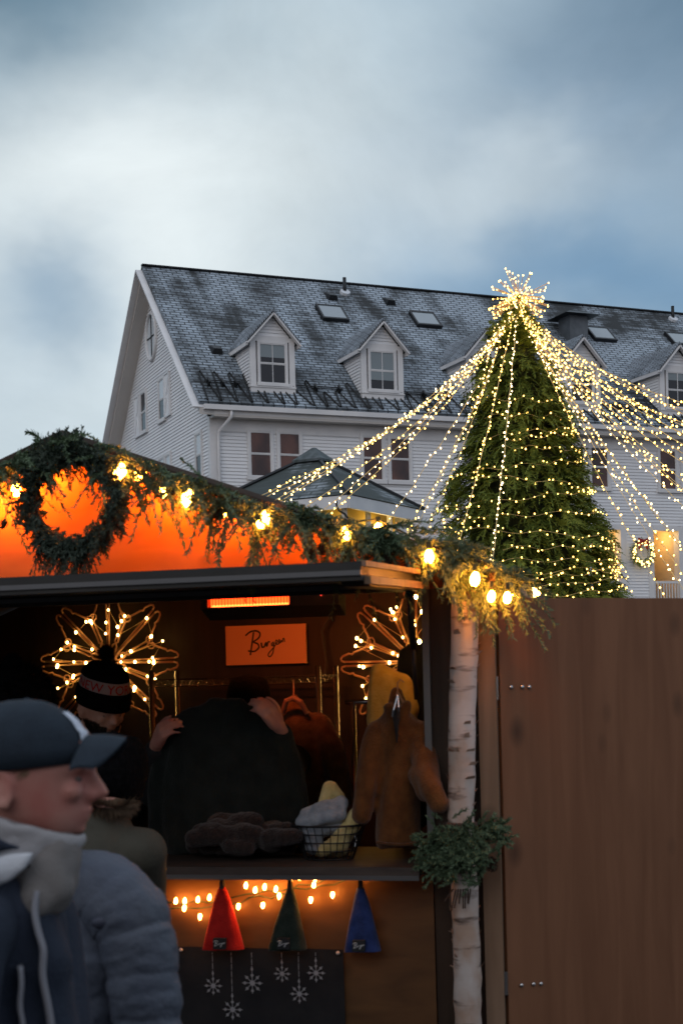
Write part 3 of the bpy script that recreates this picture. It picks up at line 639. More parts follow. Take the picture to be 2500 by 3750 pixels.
# end pixel (where the strand leaves the picture or passes behind the stall), depth there, sag
left = [(1203, 1875, 20.5, .10), (1177, 1862, 20.3, .10), (1119, 1840, 20.0, .13), (1047, 1812, 19.6, .10), (1030, 1804, 19.4, .12), (1003, 1794, 19.2, .12), (985, 1784, 19.0, .13)]
leftlow = [(1575, 1915, 21.5, .06), (1532, 1912, 21.8, .05), (1512, 1905, 22.5, .08), (1452, 1862, 22.5, .05)]
front = [(1681, 1985, 19.5, .04), (1808, 1995, 19.2, .03)]
rlow = [(2432, 2184, 20.5, .07), (2520, 2185, 20.2, .06), (2560, 2185, 20.0, .06), (2560, 2075, 19.8, .07), (2560, 2090, 23, .08), (2560, 1900, 19.2, .08)]
rhigh = [(2560, 1842, 19.0, .09), (2560, 1838, 22, .10), (2560, 1800, 18.8, .09), (2560, 1728, 19, .10), (2560, 1690, 21, .10), (2560, 1652, 18.8, .10), (2560, 1628, 22, .10), (2560, 1604, 18.6, .11), (2560, 1582, 21, .11), (2560, 1560, 18.8, .11), (2560, 1535, 22.5, .12), (2560, 1512, 19.5, .11), (2560, 1488, 21, .12)]
NB = 0
for key, lst, where in (('left', left, 'running left from the tree top behind the garland'), ('leftlow', leftlow, 'steep along the left flank of the tree'), ('front', front, 'hanging down the front of the tree'), ('rlow', rlow, 'steep from the tree top towards the porch'), ('rhigh', rhigh, 'sweeping right from the tree top across the dormers')):
    for i, (px, py, dp, sag) in enumerate(lst):
        e = at(px, py, dp); st = TOP+V((tr.gauss(0, .05), tr.gauss(0, .05), tr.gauss(-.06, .05))); ee = e+(e-st)*.06
        sg = sag*(e-st).length*.45; pts = []
        for j in range(19):
            t = j/18; p = st.lerp(ee, t); p = p-UP*(sg*4*t*(1-t)*(1.15-.5*t)); 
            dd = V((p.x-TX, p.y-TD, 0)); th = math.atan2(-dd.y, dd.x)
            if ztop > p.z > zbot and key in ('front', 'leftlow', 'rlow'):
                q = tsurf(th, p.z, 1.04)
                if dd.length < V((q.x-TX, q.y-TD, 0)).length: p = V((q.x, q.y, p.z))
            pts.append(p+V((tr.gauss(0, .006), tr.gauss(0, .006), tr.gauss(0, .006))))
        nm = ORD[i] if key != 'front' else ('left-hand', 'right-hand')[i]
        o, nb = strand('string_lights', pts, 'light string %s, %s of them' % (where, nm), 'string lights', 'light strings fanning out from the tree top', .128 if key != 'front' else .11, .021, tr, SBW if (i % 2 and key != 'rhigh') else SB, .0052); NB += nb
# strings wound round the crown
WY = [1432, 1492, 1556, 1578, 1616, 1684, 1742, 1806, 1870, 1938, 1994, 2040, 2086, 2104, 2138, 2172]
for i, y in enumerate(WY):
    z = at(1900, y, TD-1).z; sl = tr.uniform(-.16, .16); pts = []; ph = tr.uniform(0, 6)
    ta, tb_ = (pi*1.06, -.06*pi) if tr.random() < .55 else tr.choice(((pi*1.06, pi*.25), (pi*.8, -.06*pi), (pi*.62, -.06*pi)))
    for j in range(34):
        th = ta-(ta-tb_)*j/33; zz = z+sl*cos(th)+.035*sin(j*.9+ph)-.10*sin(th); pts.append(tsurf(th, zz, 1.0+.03*sin(j*1.7+ph)))
    o, nb = strand('string_lights', pts, 'light string wound round the fir, %s from its top' % ('first second third fourth fifth sixth seventh eighth ninth tenth eleventh twelfth thirteenth fourteenth fifteenth sixteenth'.split()[i]), 'string lights', 'light strings wound round the fir', .15, .026, tr, SB, .003); NB += nb
# starburst topper
TP = at(1897, 1096, TD); topper = MB(); tips = []
for i in range(82):
    u_ = tr.uniform(-.62, 1.); ph = tr.uniform(0, 2*pi); d = V((cos(ph)*sqrt(1-u_*u_), sin(ph)*sqrt(1-u_*u_), u_)); L_ = tr.uniform(.38, .58)
    if tr.random() < .35: d.z = abs(d.z)*.4-.35; d.normalize(); L_ = .5
    e = TP+d*L_-UP*(.06*(1-abs(d.z))); topper.tube([TP+d*.03, TP+d*L_*.5, e], .0058, 4, cap=False); tips.append((TP, e))
o = topper.build('starburst_topper', mat('copper_wire', (.80, .50, .20), .5), origin=TP); tag(o, 'glowing starburst of copper wires tipped with lights on the top of the fir', 'tree topper')
k_ = 0
for (a, e) in tips: child_copy(SB, o, e, None, tr.uniform(.8, 1.15))
cl = MB()
for (a, e) in tips:
    for q in range(3):
        p = a.lerp(e, tr.uniform(.12, .85)); cl.ell(p, .010*tr.uniform(.7, 1.2), nu=6, nv=4)
c_ = cl.build('light_cluster', bulb_gold, o); c_['kind'] = 'stuff'
for i in range(16): child_copy(SB, o, TP+V((tr.gauss(0, .09), tr.gauss(0, .09)-.05, tr.gauss(0, .07))), None, 1.2)
print('STRAND BULBS', NB)
# ------------------------------------------------------------------ the market stall (s along front, n inward)
sPk, zPk = SP(270, 1590); sEv, zEv = SP(1898, 2123); sHg, zHg = SP(1555, 2118); zCn = SP(1000, 3186)[1]
HWR = sEv-sPk; sR = .545; sL = 2*sPk-sR; DEP = 2.0
rz_ = lambda s: zPk-(zPk-zEv)*abs(s-sPk)/HWR
STALL = thing('market_stall', S(sPk, 1, 0), 'dark wooden market stall with an orange lit gable and propped open hatch', 'market stall')
m_ = MB(); zo = zHg+.03; OL = 2*sPk-sHg
poly = [(sL, zo), (sL, rz_(sL)-.05), (sPk, zPk-.05), (sR, rz_(sR)-.05), (sR, zo)]
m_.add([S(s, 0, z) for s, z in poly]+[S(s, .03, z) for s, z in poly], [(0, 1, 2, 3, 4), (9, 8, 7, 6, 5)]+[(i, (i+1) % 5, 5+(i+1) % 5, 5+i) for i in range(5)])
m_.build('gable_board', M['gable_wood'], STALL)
m_ = MB(); m_.boxf(S, sHg+.005, sR-.06, 0, .03, 0, zo-.004); m_.build('front_side_panel', M['dark_wood'], STALL); m_ = MB(); m_.boxf(S, sL+.06, OL-.005, 0, .03, 0, zo-.004); m_.build('front_side_panel', M['dark_wood'], STALL)
m_ = MB(); m_.boxf(S, OL, sHg, 0, .025, .05, zCn-.012); m_.build('front_panel', M['front_wood'], STALL)
m_ = MB(); m_.boxf(S, sR-.062, sR, -.028, .05, 0, rz_(sR)-.075); m_.build('corner_board', M['post_wood'], STALL)
m_ = MB(); m_.boxf(S, sL, sL+.062, -.028, .05, 0, rz_(sL)-.075); m_.build('corner_board', M['post_wood'], STALL)
m_ = MB(); m_.boxf(S, sHg-.012, sHg+.012, -.02, .02, zCn+.05, zo-.01); m_.build('opening_strip', M['strip'], STALL)
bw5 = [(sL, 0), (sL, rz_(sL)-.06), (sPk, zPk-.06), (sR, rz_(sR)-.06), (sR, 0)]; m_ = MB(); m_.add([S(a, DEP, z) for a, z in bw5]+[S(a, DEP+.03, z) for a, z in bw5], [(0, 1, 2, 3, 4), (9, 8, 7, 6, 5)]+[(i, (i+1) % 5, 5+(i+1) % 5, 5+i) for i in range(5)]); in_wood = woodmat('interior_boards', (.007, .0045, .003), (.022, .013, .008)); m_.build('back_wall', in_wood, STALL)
m_ = MB(); m_.boxf(S, sR-.04, sR-.003, .052, DEP, 0, rz_(sR)-.06); m_.build('side_wall', M['dark_wood'], STALL)
m_ = MB(); m_.boxf(S, sL+.003, sL+.04, .052, DEP, 0, rz_(sL)-.06); m_.build('side_wall', M['dark_wood'], STALL)
m_ = MB(); m_.boxf(S, sL+.05, sR-.05, .04, DEP, .0, .1); m_.build('stall_floor', M['dark_wood'], STALL)
roofm = mat('stall_roof_sheet', (.05, .035, .028), .6, (.085, .062, .05), ns=4)
for q in (1, -1):
    m_ = MB(); se = sPk+q*HWR; m_.hexa([S(sPk, -.10, zPk-.045), S(se, -.10, zEv-.045), S(se, DEP+.15, zEv-.045), S(sPk, DEP+.15, zPk-.045), S(sPk, -.10, zPk), S(se, -.10, zEv), S(se, DEP+.15, zEv), S(sPk, DEP+.15, zPk)]); m_.build('roof', roofm, STALL)
m_ = MB(); m_.beam(S(sPk-.02, -.118, zPk-.03), S(sPk+HWR+.005, -.118, zEv-.03), .03, .07, up=DN); m_.build('verge_board', M['dark_wood'], STALL)
m_ = MB(); m_.beam(S(sPk+.02, -.118, zPk-.03), S(sPk-HWR-.005, -.118, zEv-.03), .03, .07, up=DN); m_.build('verge_board', M['dark_wood'], STALL)
# counter
m_ = MB(); m_.boxf(S, OL+.02, sHg-.02, -.16, .42, zCn, zCn+.032); CT = m_.build('counter', M['counter'], STALL)
m_ = MB(); m_.boxf(S, OL+.02, sHg-.02, -.164, -.158, zCn-.012, zCn+.004); m_.build('counter_edge', M['strip'], CT)
zC = zCn+.032
# hatch: hinged at the top of the opening and propped out towards the visitors
HD = 1.04
zN = CZ+.305*1.02-.012
def H(s, n, h=0): return S(s, -n, zHg-.012+(zN-zHg)*(n/HD)+h)
m_ = MB(); m_.boxf(H, OL, sHg, .02, HD, .0, .035); HT = m_.build('hatch', M['black'], STALL)
m_ = MB(); 
m_.boxf(H, OL, sHg, HD-.09, HD+.012, -.016, .036); m_.boxf(H, OL, sHg, .02, .10, -.032, -.001)
m_.boxf(H, OL, OL+.08, .101, HD-.091, -.031, -.001); m_.boxf(H, sHg-.08, sHg, .101, HD-.091, -.031, -.001)
m_.build('hatch_frame', mat('hatch_frame_wood', (.012, .011, .010), .6, (.022, .019, .017), scale=(1, 6, 6), ns=3), HT)
m_ = MB(); m_.boxf(H, OL, sHg, HD+.012, HD+.02, -.002, .012); m_.boxf(H, OL+.02, sHg-.09, HD-.11, HD-.098, -.018, -.003); m_.boxf(H, OL+.02, sHg-.09, .10, .112, -.018, -.003); m_.build('metal_edge', mat('hatch_metal_edge', (.10, .10, .105), .45, metal=.6), HT)
m_ = MB(); m_.boxf(H, sHg+.001, sHg+.02, .04, HD-.02, -.026, -.004); m_.boxf(H, sHg+.001, sHg+.013, .03, HD+.01, .022, .038); m_.build('hatch_side_trim', M['post_wood'], HT)
p0 = SW(1497, 2140, -.12); p1 = SW(1524, 2560, .02)
m_ = MB(); m_.tube([p0, p0.lerp(p1, .55)], .012, 8); m_.tube([p0.lerp(p1, .54), p1], .008, 8); m_.build('gas_strut', M['black'], STALL, smooth=True)
# ------------------------------------------------------------------ birch trunk
btr = random.Random(4); bt = MB(); pts = []; rr = []
bx = [(2165, 1702), (2400, 1698), (2700, 1690), (3000, 1686), (3250, 1700), (3500, 1709), (3750, 1713), (4300, 1722)]
for y, x in bx: pts.append(SW(x, y, -.075))
pp = [];
for i in range(len(pts)-1):
    for j in range(6):
        pp.append(pts[i].lerp(pts[i+1], j/6)+V((btr.gauss(0, .0012), 0, 0)))
pp.append(pts[-1]); pp.append(V((pts[-1].x+.01, pts[-1].y, 0)))
bt.tube(pp, [.046+btr.gauss(0, .0012) for _ in pp], 20)
birch = bpy.data.materials.new('birch_bark'); birch.use_nodes = True; nt = birch.node_tree; N2 = nt.nodes; L2 = nt.links; bs_ = N2['Principled BSDF']; bs_.inputs['Roughness'].default_value = .7
tc2 = N2.new('ShaderNodeTexCoord')
def bn(scale, ns, det, p0, c0, p1, c1):
    mp = N2.new('ShaderNodeMapping'); mp.inputs['Scale'].default_value = scale; L2.new(tc2.outputs['Object'], mp.inputs['Vector']); n_ = N2.new('ShaderNodeTexNoise'); n_.inputs['Scale'].default_value = ns; n_.inputs['Detail'].default_value = det
    L2.new(mp.outputs['Vector'], n_.inputs['Vector']); r_ = N2.new('ShaderNodeValToRGB'); e = r_.color_ramp.elements; e[0].position = p0; e[0].color = (*c0, 1); e[1].position = p1; e[1].color = (*c1, 1); L2.new(n_.outputs['Fac'], r_.inputs['Fac']); return r_.outputs['Color'], n_.outputs['Fac']
cA, _ = bn((1, 1, .6), 7, 5, .40, (.56, .51, .48), .62, (.40, .27, .20)); cB, fB = bn((3, 3, 16), 1.9, 7, .58, (1, 1, 1), .70, (.16, .11, .09)); cC, _ = bn((6, 6, 8), 1.5, 3, .68, (1, 1, 1), .76, (.08, .06, .05))
def mul(a, b):
    k = N2.new('ShaderNodeMix'); k.data_type = 'RGBA'; k.blend_type = 'MULTIPLY'; k.inputs['Factor'].default_value = 1; L2.new(a, k.inputs['A']); L2.new(b, k.inputs['B']); return k.outputs['Result']
L2.new(mul(mul(cA, cB), cC), bs_.inputs['Base Color']); b2 = N2.new('ShaderNodeBump'); b2.inputs['Strength'].default_value = .5; b2.inputs['Distance'].default_value = .006; L2.new(fB, b2.inputs['Height']); L2.new(b2.outputs['Normal'], bs_.inputs['Normal'])
BIR = bt.build('birch_trunk', birch, origin=V((pts[-1].x, pts[-1].y, 0)), smooth=True); tag(BIR, 'white peeling birch trunk standing upright at the right corner of the stall', 'birch trunk')
m_ = MB()
for i in range(46):
    z = btr.uniform(.6, 2.0); a = btr.choice((btr.uniform(2.6, 3.8), btr.uniform(-.5, .5), btr.uniform(3.6, 5.8)))
    k = min(range(len(pp)), key=lambda q: abs(pp[q].z-z)); c0 = pp[k]; d = V((cos(a), sin(a), 0)); t_ = V((-sin(a), cos(a), 0)); w_ = btr.uniform(.006, .02); h_ = btr.uniform(.006, .02); o_ = btr.uniform(.004, .016)
    m_.add([c0+d*.0455-t_*w_+UP*0, c0+d*.046+t_*w_, c0+d*(.046+o_)+t_*w_*.8+UP*h_, c0+d*(.046+o_*.6)-t_*w_*.7+UP*h_*.8], [(0, 1, 2, 3)])
m_.build('peeling_bark', mat('peeling_bark', (.45, .33, .26), .8, (.30, .16, .10), ns=40), BIR)['kind'] = 'stuff'
# ------------------------------------------------------------------ the hinged side door standing open to the right
dv = V((cos(atan(.5)), sin(atan(.5)), 0)); dn_ = V((-dv.y, dv.x, 0)); D0 = SW(1827, 2400, -.0)
def DP(x, o, z): return V((D0.x, D0.y, 0))+dv*x+dn_*o+UP*z
zD = SW(1827, 2189, 0).z
m_ = MB(); m_.boxf(DP, 0, 1.5, 0, .028, .06, zD); DOOR = m_.build('shutter_door', M['door_wood'], origin=DP(.6, 0, 0)); tag(DOOR, 'tall brown stained wooden door panel swung open at the right of the stall', 'wooden door')
bm_ = MB(); bm_.ell((0, 0, 0), (.0075, .005, .0075), nu=10, nv=6); bolt = bm_.build('bolt', M['steel'], smooth=True); COL.objects.unlink(bolt)
def dplane(px, py):
    r = V(ray(px, py)); t = (D0-V((0, 0, CZ))).dot(dn_)/r.dot(dn_); return V((0, 0, CZ))+r*t
for px, py in ((1868, 2517), (1909, 2516), (1934, 2516), (1906, 3608), (1950, 3604), (1977, 3603)): child_copy(bolt, DOOR, dplane(px, py)-dn_*.003)
for py in (2520, 3600):
    p = SW(1816 if py < 3000 else 1851, py, -.012); m_ = MB(); m_.beam(p-UP*.04, p+UP*.04, .014, .012, up=DN); m_.build('hinge', M['steel'], DOOR)
m_ = MB(); m_.boxf(DP, .02, 1.48, .028, .06, .3, .4); m_.boxf(DP, .02, 1.48, .028, .06, 1.6, 1.7); m_.build('brace', M['dark_wood'], DOOR)
# ------------------------------------------------------------------ evergreen garland along the verge
gr = random.Random(21)
def gpt(px, py, n=-.15): return SW(px, py, n)
gpath = [(-60, 1760), (60, 1690), (160, 1650), (270, 1625), (380, 1665), (520, 1715), (640, 1755), (760, 1800), (880, 1840), (1000, 1878), (1130, 1905), (1260, 1925), (1390, 1940), (1520, 1985), (1640, 2020), (1740, 2050), (1830, 2085), (1880, 2130)]
gw = [gpt(*p) for p in gpath]
m_ = MB(); m_.tube(gw, .006, 5); 
GAR = m_.build('garland', M['twig'], origin=gw[3]); tag(GAR, 'long fir garland with pinecones draped along the gable edge of the stall', 'garland')
m_ = MB()
for i in range(len(gw)-1):
    a, b = gw[i], gw[i+1]; dd = (b-a).normalized(); L_ = (b-a).length; nsp = int(L_*(235 if i < 12 else 190))
    for j in range(nsp):
        t = gr.random(); p = a.lerp(b, t)+UP*gr.uniform(-.03, .02)-DN*gr.uniform(-.03, .05)
        low = gr.random()
        q = dd*gr.choice((1, 1, -.6))*gr.uniform(.3, 1)+UP*(gr.uniform(-1.0, .2) if low < .85 else gr.uniform(-.1, .5))-DN*gr.uniform(-.25, .7)
        Ln = gr.uniform(.07, .17) if low > .12 else gr.uniform(.17, .26)
        if i >= 12 and low < .9: Ln *= .8
        sprig(m_, p, q, Ln, gr.uniform(.022, .034), int(34+Ln*230), gr, gr.uniform(.1, .7), .0048)
for px, py, dx, dy, Ln in ((935, 1930, -.1, -1, .2), (950, 1960, -.15, -1, .17), (1150, 1930, .5, -1, .2), (1100, 1900, .3, -1, .2), (820, 1840, .1, -1, .15), (480, 1760, -.1, -.9, .14), (1790, 2120, .5, -1, .24), (1830, 2130, .7, -1, .26), (1850, 2120, 1, -.9, .3), (1760, 2120, .3, -1, .22), (1870, 2110, 1, -.5, .2), (1640, 2030, .2, -1, .2), (1665, 2060, .25, -1, .25), (1690, 2060, .4, -1, .22), (1810, 2110, .3, -1, .3), (1780, 2070, .9, -.2, .22), (1420, 1930, .9, .15, .2), (1500, 1960, .9, .1, .2), (1560, 1990, 1, .12, .18), (1650, 2015, 1, .15, .2)):
    for q in range(3): sprig(m_, gpt(px+gr.gauss(0, 14), py+gr.gauss(0, 10), -.17), DS*(dx+gr.gauss(0, .2))+UP*(dy+gr.gauss(0, .1))-DN*gr.uniform(-.1, .35), Ln*gr.uniform(.8, 1.1)*(.68 if px > 1600 else 1), .027, 64, gr, .25, .0042)
m_.build('fir_sprays', M['needles'], GAR)
def pinecone(parent, c, ax, L_, r):
    k = MB(); ax = V(ax).normalized(); e1_ = ax.orthogonal().normalized(); e2_ = ax.cross(e1_); pr = []; rs = []
    k.tube([c-ax*L_*.5+ax*L_*t for t in np.linspace(0, 1, 7)], [r*.35, r*.6, r*.68, r*.62, r*.5, r*.33, r*.1], 8)
    for i in range(64):
        t = i/64; a = i*2.39996; rad = r*(sin(pi*(.18+.8*t))**.7); p = c-ax*L_*.5+ax*(L_*t); d = e1_*cos(a)+e2_*sin(a); tg = ax.cross(d)
        k.add([p+d*rad*.5-tg*r*.2, p+d*rad*.5+tg*r*.2, p+d*rad*1.1+tg*r*.24+ax*L_*.05, p+d*rad*1.2+ax*L_*.09, p+d*rad*1.1-tg*r*.24+ax*L_*.05], [(0, 1, 2, 3, 4)])
    return k.build('pinecone', M['cone'], parent)
for px, py, L_ in ((508, 1800, .035), (638, 1815, .04), (800, 1878, .05), (965, 1945, .045), (1178, 2012, .04), (1138, 2030, .045), (1270, 2035, .05), (1495, 2043, .06), (1805, 2125, .065), (1420, 2040, .045), (15, 1920, .035)):
    pinecone(GAR, gpt(px, py, -.17), (gr.uniform(-.5, .5), gr.uniform(-.6, .2), -1), L_, L_*.42)
# big warm bulbs among the garland
big = emis('amber_filament_bulb', (1, .30, .028), 215.); 
bb = MB(); prof = [(.0, .0), (.010, .004), (.0165, .014), (.019, .026), (.0175, .038), (.0125, .05), (.008, .056)]
bb.rings([[V((r*cos(2*pi*k/12), r*sin(2*pi*k/12), -.028+z)) for k in range(12)] for r, z in prof if r > 0]); BULB = bb.build('bulb', big, smooth=True); COL.objects.unlink(BULB)
bulbs = [(-20, 1850, 0), (60, 1795, .1), (432, 1742, .1), (447, 1722, -.3), (500, 1735, .2), (520, 1728, .4), (678, 1834, .2), (694, 1818, -.2), (956, 1912, .2), (972, 1898, -.2), (1268, 1955, 0), (1570, 2040, .1), (1738, 2122, .25), (1798, 2185, .3), (1856, 2190, .2), (175, 1735, .2), (1110, 1900, .2), (1385, 1945, .2), (600, 1800, .1), (820, 1870, .2)]
lit = [gpt(x, y, -.085) for x, y, r in bulbs]
m_ = MB(); m_.tube([p+UP*.04 for p in [lit[0], lit[1], lit[15], lit[2], lit[4], lit[6], lit[8], lit[16], lit[10], lit[17], lit[11], lit[12], lit[13], lit[14]]], .004, 5)
GL = m_.build('string_lights', M['cord'], origin=lit[2]); tag(GL, 'string of large amber bulbs glowing among the garland on the stall gable', 'string lights')
for (x, y, r), p in zip(bulbs, lit):
    back = (x in (500, 520, 175, 1110, 1385, 60, -20, 340, 600, 820, 260)); n = -.085 if back else (-.20 if x < 1700 else -.25)  # back bulbs: mostly extra, hidden in the garland, added to light the gable
    child_copy(BULB, GL, gpt(x, y, n), (r, r*.5, 0), .95 if back else (.84 if x < 1790 else .68))
    m2 = MB(); p = gpt(x, y, n)+UP*.028; m2.tube([p, p+UP*.022], .008, 8); m2.build('socket', M['cord'], GL)
# flood bulb tucked under the eave at the right
ev = gpt(1925, 2172, .55); m_ = MB(); m_.ell(ev, (.055, .02, .022), axes=(DS, DN, UP)); 
FL = m_.build('eave_lamp', emis('eave_lamp_glow', (1, .50, .12), 60.), origin=ev, smooth=True); tag(FL, 'bright bare lamp under the right eave above the open door', 'lamp')
m_ = MB(); m_.tube([ev+UP*.02, ev+UP*.06], .014, 8); m_.build('lamp_socket', M['cord'], FL)
# wreath in front of the gable
wc = SW(272, 1826, -.20); m_ = MB()
ring = [wc+DS*(.150*cos(t*pi/16))+UP*(.150*sin(t*pi/16)) for t in range(32)]; m_.tube(ring, .012, 6, closed=True)
WS = m_.build('wreath', M['twig'], origin=wc); tag(WS, 'shaggy dark evergreen wreath hanging on the gable of the stall', 'wreath')
m_ = MB()
for i in range(620):
    t = gr.uniform(0, 2*pi); rd = .152+gr.gauss(0, .014); p = wc+DS*(rd*cos(t))+UP*(rd*sin(t))-DN*gr.uniform(-.035, .05)
    er = DS*cos(t)+UP*sin(t); et = DS*sin(t)-UP*cos(t)
    q = et*gr.uniform(.1, 1)*gr.choice((1, 1, -1))+er*gr.uniform(-.22, .85)-DN*gr.uniform(-.3, .6)-UP*.25
    sprig(m_, p, q, gr.uniform(.038, .078), .020, 34, gr, .3, .0042)
for i in range(60):
    t = gr.uniform(3.9, 5.1); p = wc+DS*(.17*cos(t))+UP*(.17*sin(t)); sprig(m_, p, DS*gr.gauss(-.1, .3)-UP+DN*gr.uniform(-.4, .1), gr.uniform(.07, .13), .021, 38, gr, .2, .0042)
for i in range(30):
    t = gr.uniform(1.3, 2.9); p = wc+DS*(.18*cos(t))+UP*(.18*sin(t)); sprig(m_, p, DS*cos(t)+UP*(sin(t)+.3)-DN*gr.uniform(-.2, .4), gr.uniform(.05, .085), .021, 30, gr, .1, .0042)
m_.build('wreath_sprays', M['needles2'], WS)
# fir bundle tied to the birch
fc = SW(1690, 3120, -.13); m_ = MB()
for i in range(330):
    p = fc+DS*gr.gauss(-.015, .055)+UP*gr.gauss(-.0, .04)-DN*gr.uniform(-.0, .05); q = DS*gr.gauss(-.1, .8)+UP*gr.gauss(.1, .6)-DN*gr.uniform(.1, .8)
    sprig(m_, p, q, gr.uniform(.04, .08), .018, 34, gr, .1, .004)
for i in range(60):
    p = SW(1780+gr.gauss(0, 25), 3055+gr.gauss(0, 15), -.13); sprig(m_, p, DS*gr.uniform(.2, 1)+UP*gr.gauss(.35, .3)-DN*gr.uniform(0, .6), gr.uniform(.04, .07), .018, 34, gr, .1, .004)
BUN = m_.build('fir_bundle', M['needles'], origin=fc); tag(BUN, 'round bunch of fir sprigs tied around the birch trunk', 'evergreen bundle')
pinecone(BUN, SW(1795, 3165, -.16), (.4, -.5, -.6), .055, .022)
m_ = MB(); m_.tube([SW(1690, 3025, -.13)+V((.05*cos(t), -.05*sin(t)+.05, 0)) for t in np.linspace(0, 6.28, 14)], .01, 5); 
for q in range(9): m_.tube([SW(1650+q*9, 3255, -.13), SW(1640+q*10+gr.gauss(0, 8), 3300+gr.uniform(0, 40), -.14)], .0025, 4)
m_.build('burlap_tie', mat('brown_burlap', (.06, .035, .025), .9), BUN)['kind'] = 'stuff'
# ------------------------------------------------------------------ things in and on the stall
def W4(x, y, n): return SW(x*1/1.2544, 2100+y/1.2544, n)          # points read off an enlarged view
SCRIPT = [[(1165, 270), (1158, 320), (1150, 375)], [(1128, 286), (1150, 266), (1180, 262), (1197, 275), (1190, 297), (1160, 316), (1185, 322), (1192, 340), (1170, 360), (1140, 356)],
 [(1200, 318), (1203, 340), (1215, 338), (1222, 312), (1225, 340), (1230, 314), (1240, 314)], [(1258, 314), (1245, 322), (1250, 336), (1260, 312), (1254, 368), (1238, 386), (1228, 372), (1262, 334), (1276, 312), (1268, 303), (1263, 322), (1277, 328), (1288, 308), (1280, 302), (1279, 318), (1288, 320), (1293, 305), (1297, 318), (1299, 299), (1304, 296), (1307, 315)]]
sgn = 1.93; a = SP(825, 2296, sgn); b = SP(1122, 2428, sgn)
m_ = MB(); m_.boxf(S, a[0], b[0], sgn, sgn+.02, b[1], a[1]+.003); 
SIGN = m_.build('shop_sign', mat('sign_board', (.62, .30, .13), .6), origin=S((a[0]+b[0])/2, sgn, b[1])); tag(SIGN, 'orange lit rectangular board with handwritten shop name on the back wall', 'sign')
m_ = MB()
for st in SCRIPT: 
    pts = [W4(x, y, sgn-.004) for x, y in st]; sm = []
    for i in range(len(pts)-1):
        for j in range(4): sm.append(pts[i].lerp(pts[i+1], j/4))
    sm.append(pts[-1])
    for _ in range(2): sm = [sm[0]]+[(sm[i-1]+sm[i]*2+sm[i+1])/4 for i in range(1, len(sm)-1)]+[sm[-1]]
    m_.tube(sm, .0042 if len(st) < 16 else .0032, 5)
m_.build('lettering', M['black'], SIGN)
# infrared heater
hn = .55
h0 = SP(768, 2182, hn); h1 = SP(1066, 2222, hn)
hz1 = SP(900, 2176, hn)[1]; hz0 = hz1-.055
HEAT = thing('infrared_heater', S((h0[0]+h1[0])/2, hn, hz0), 'glowing orange infrared bar heater hung under the stall roof', 'heater')
def HH(s, n, z): return S(s, hn+n, hz0+z+n*(-.35))
m_ = MB(); m_.boxf(HH, h0[0]-.03, h1[0]+.20, .012, .09, -.01, .07); m_.boxf(HH, h0[0]-.03, h0[0], -.03, .012, -.01, .07); m_.boxf(HH, h1[0], h1[0]+.20, -.03, .012, -.01, .07); m_.boxf(HH, h0[0], h1[0], -.03, .012, .062, .072); m_.boxf(HH, h0[0], h1[0], -.03, .012, -.012, -.004); m_.build('heater_body', mat('heater_body_grey', (.06, .05, .048), .5), HEAT)
m_ = MB(); m_.boxf(HH, h0[0]+.002, h1[0]-.002, .004, .010, -.002, .060); m_.build('reflector', emis('heater_glow', (1, .034, .004), 8.), HEAT)
m_ = MB()
for zz in (.010, .052): m_.tube([HH(h0[0]+.01, -.004, zz), HH(h1[0]-.01, -.004, zz)], .0045, 6)
m_.build('heating_rod', emis('heater_rod_glow', (1, .10, .015), 10.), HEAT)
m_ = MB()
for q in range(26): x = h0[0]+.008+(h1[0]-h0[0]-.016)*q/25; m_.tube([HH(x, -.028, 0), HH(x, -.028, .06)], .0012, 4)
m_.build('grille', mat('grille_wire', (.3, .08, .03), .4, metal=.5), HEAT)
m_ = MB(); m_.ell(HH(h1[0]+.13, -.032, .03), .006); m_.build('indicator_light', emis('red_led', (1, .05, .03), 3), HEAT)
ld = bpy.data.lights.new('heater_light', 'AREA'); ld.shape = 'RECTANGLE'; ld.size = h1[0]-h0[0]; ld.size_y = .05; ld.energy = 3.6; ld.spread = radians(120); ld.color = (1, .20, .04); lo_ = bpy.data.objects.new('heater_light', ld); COL.objects.link(lo_)
lp = HH((h0[0]+h1[0])/2, .10, .045); lo_.matrix_world = Matrix.Translation(lp) @ (-(DN*.95-UP*.12)).to_track_quat('Z', 'Y').to_matrix().to_4x4()
ld2 = None #; ld2.energy = 1.6; lo2 = bpy.data.objects.new('heater_light', ld2); COL.objects.link(lo2); lo2.matrix_world = Matrix.Translation(HH((h0[0]+h1[0])/2, -.04, .0)) @ (DN*.5+UP*.8).to_track_quat('Z', 'Y').to_matrix().to_4x4()
m_ = MB(); m_.tube([SW(x, y, 1.9) for x, y in ((1215, 2225), (1200, 2270), (1178, 2310), (1186, 2370), (1195, 2430), (1188, 2480))], .006, 5); o = m_.build('power_cord', M['cable'], origin=SW(1188, 2480, 1.9)); tag(o, 'black power cord hanging down the back wall right of the sign', 'cord')
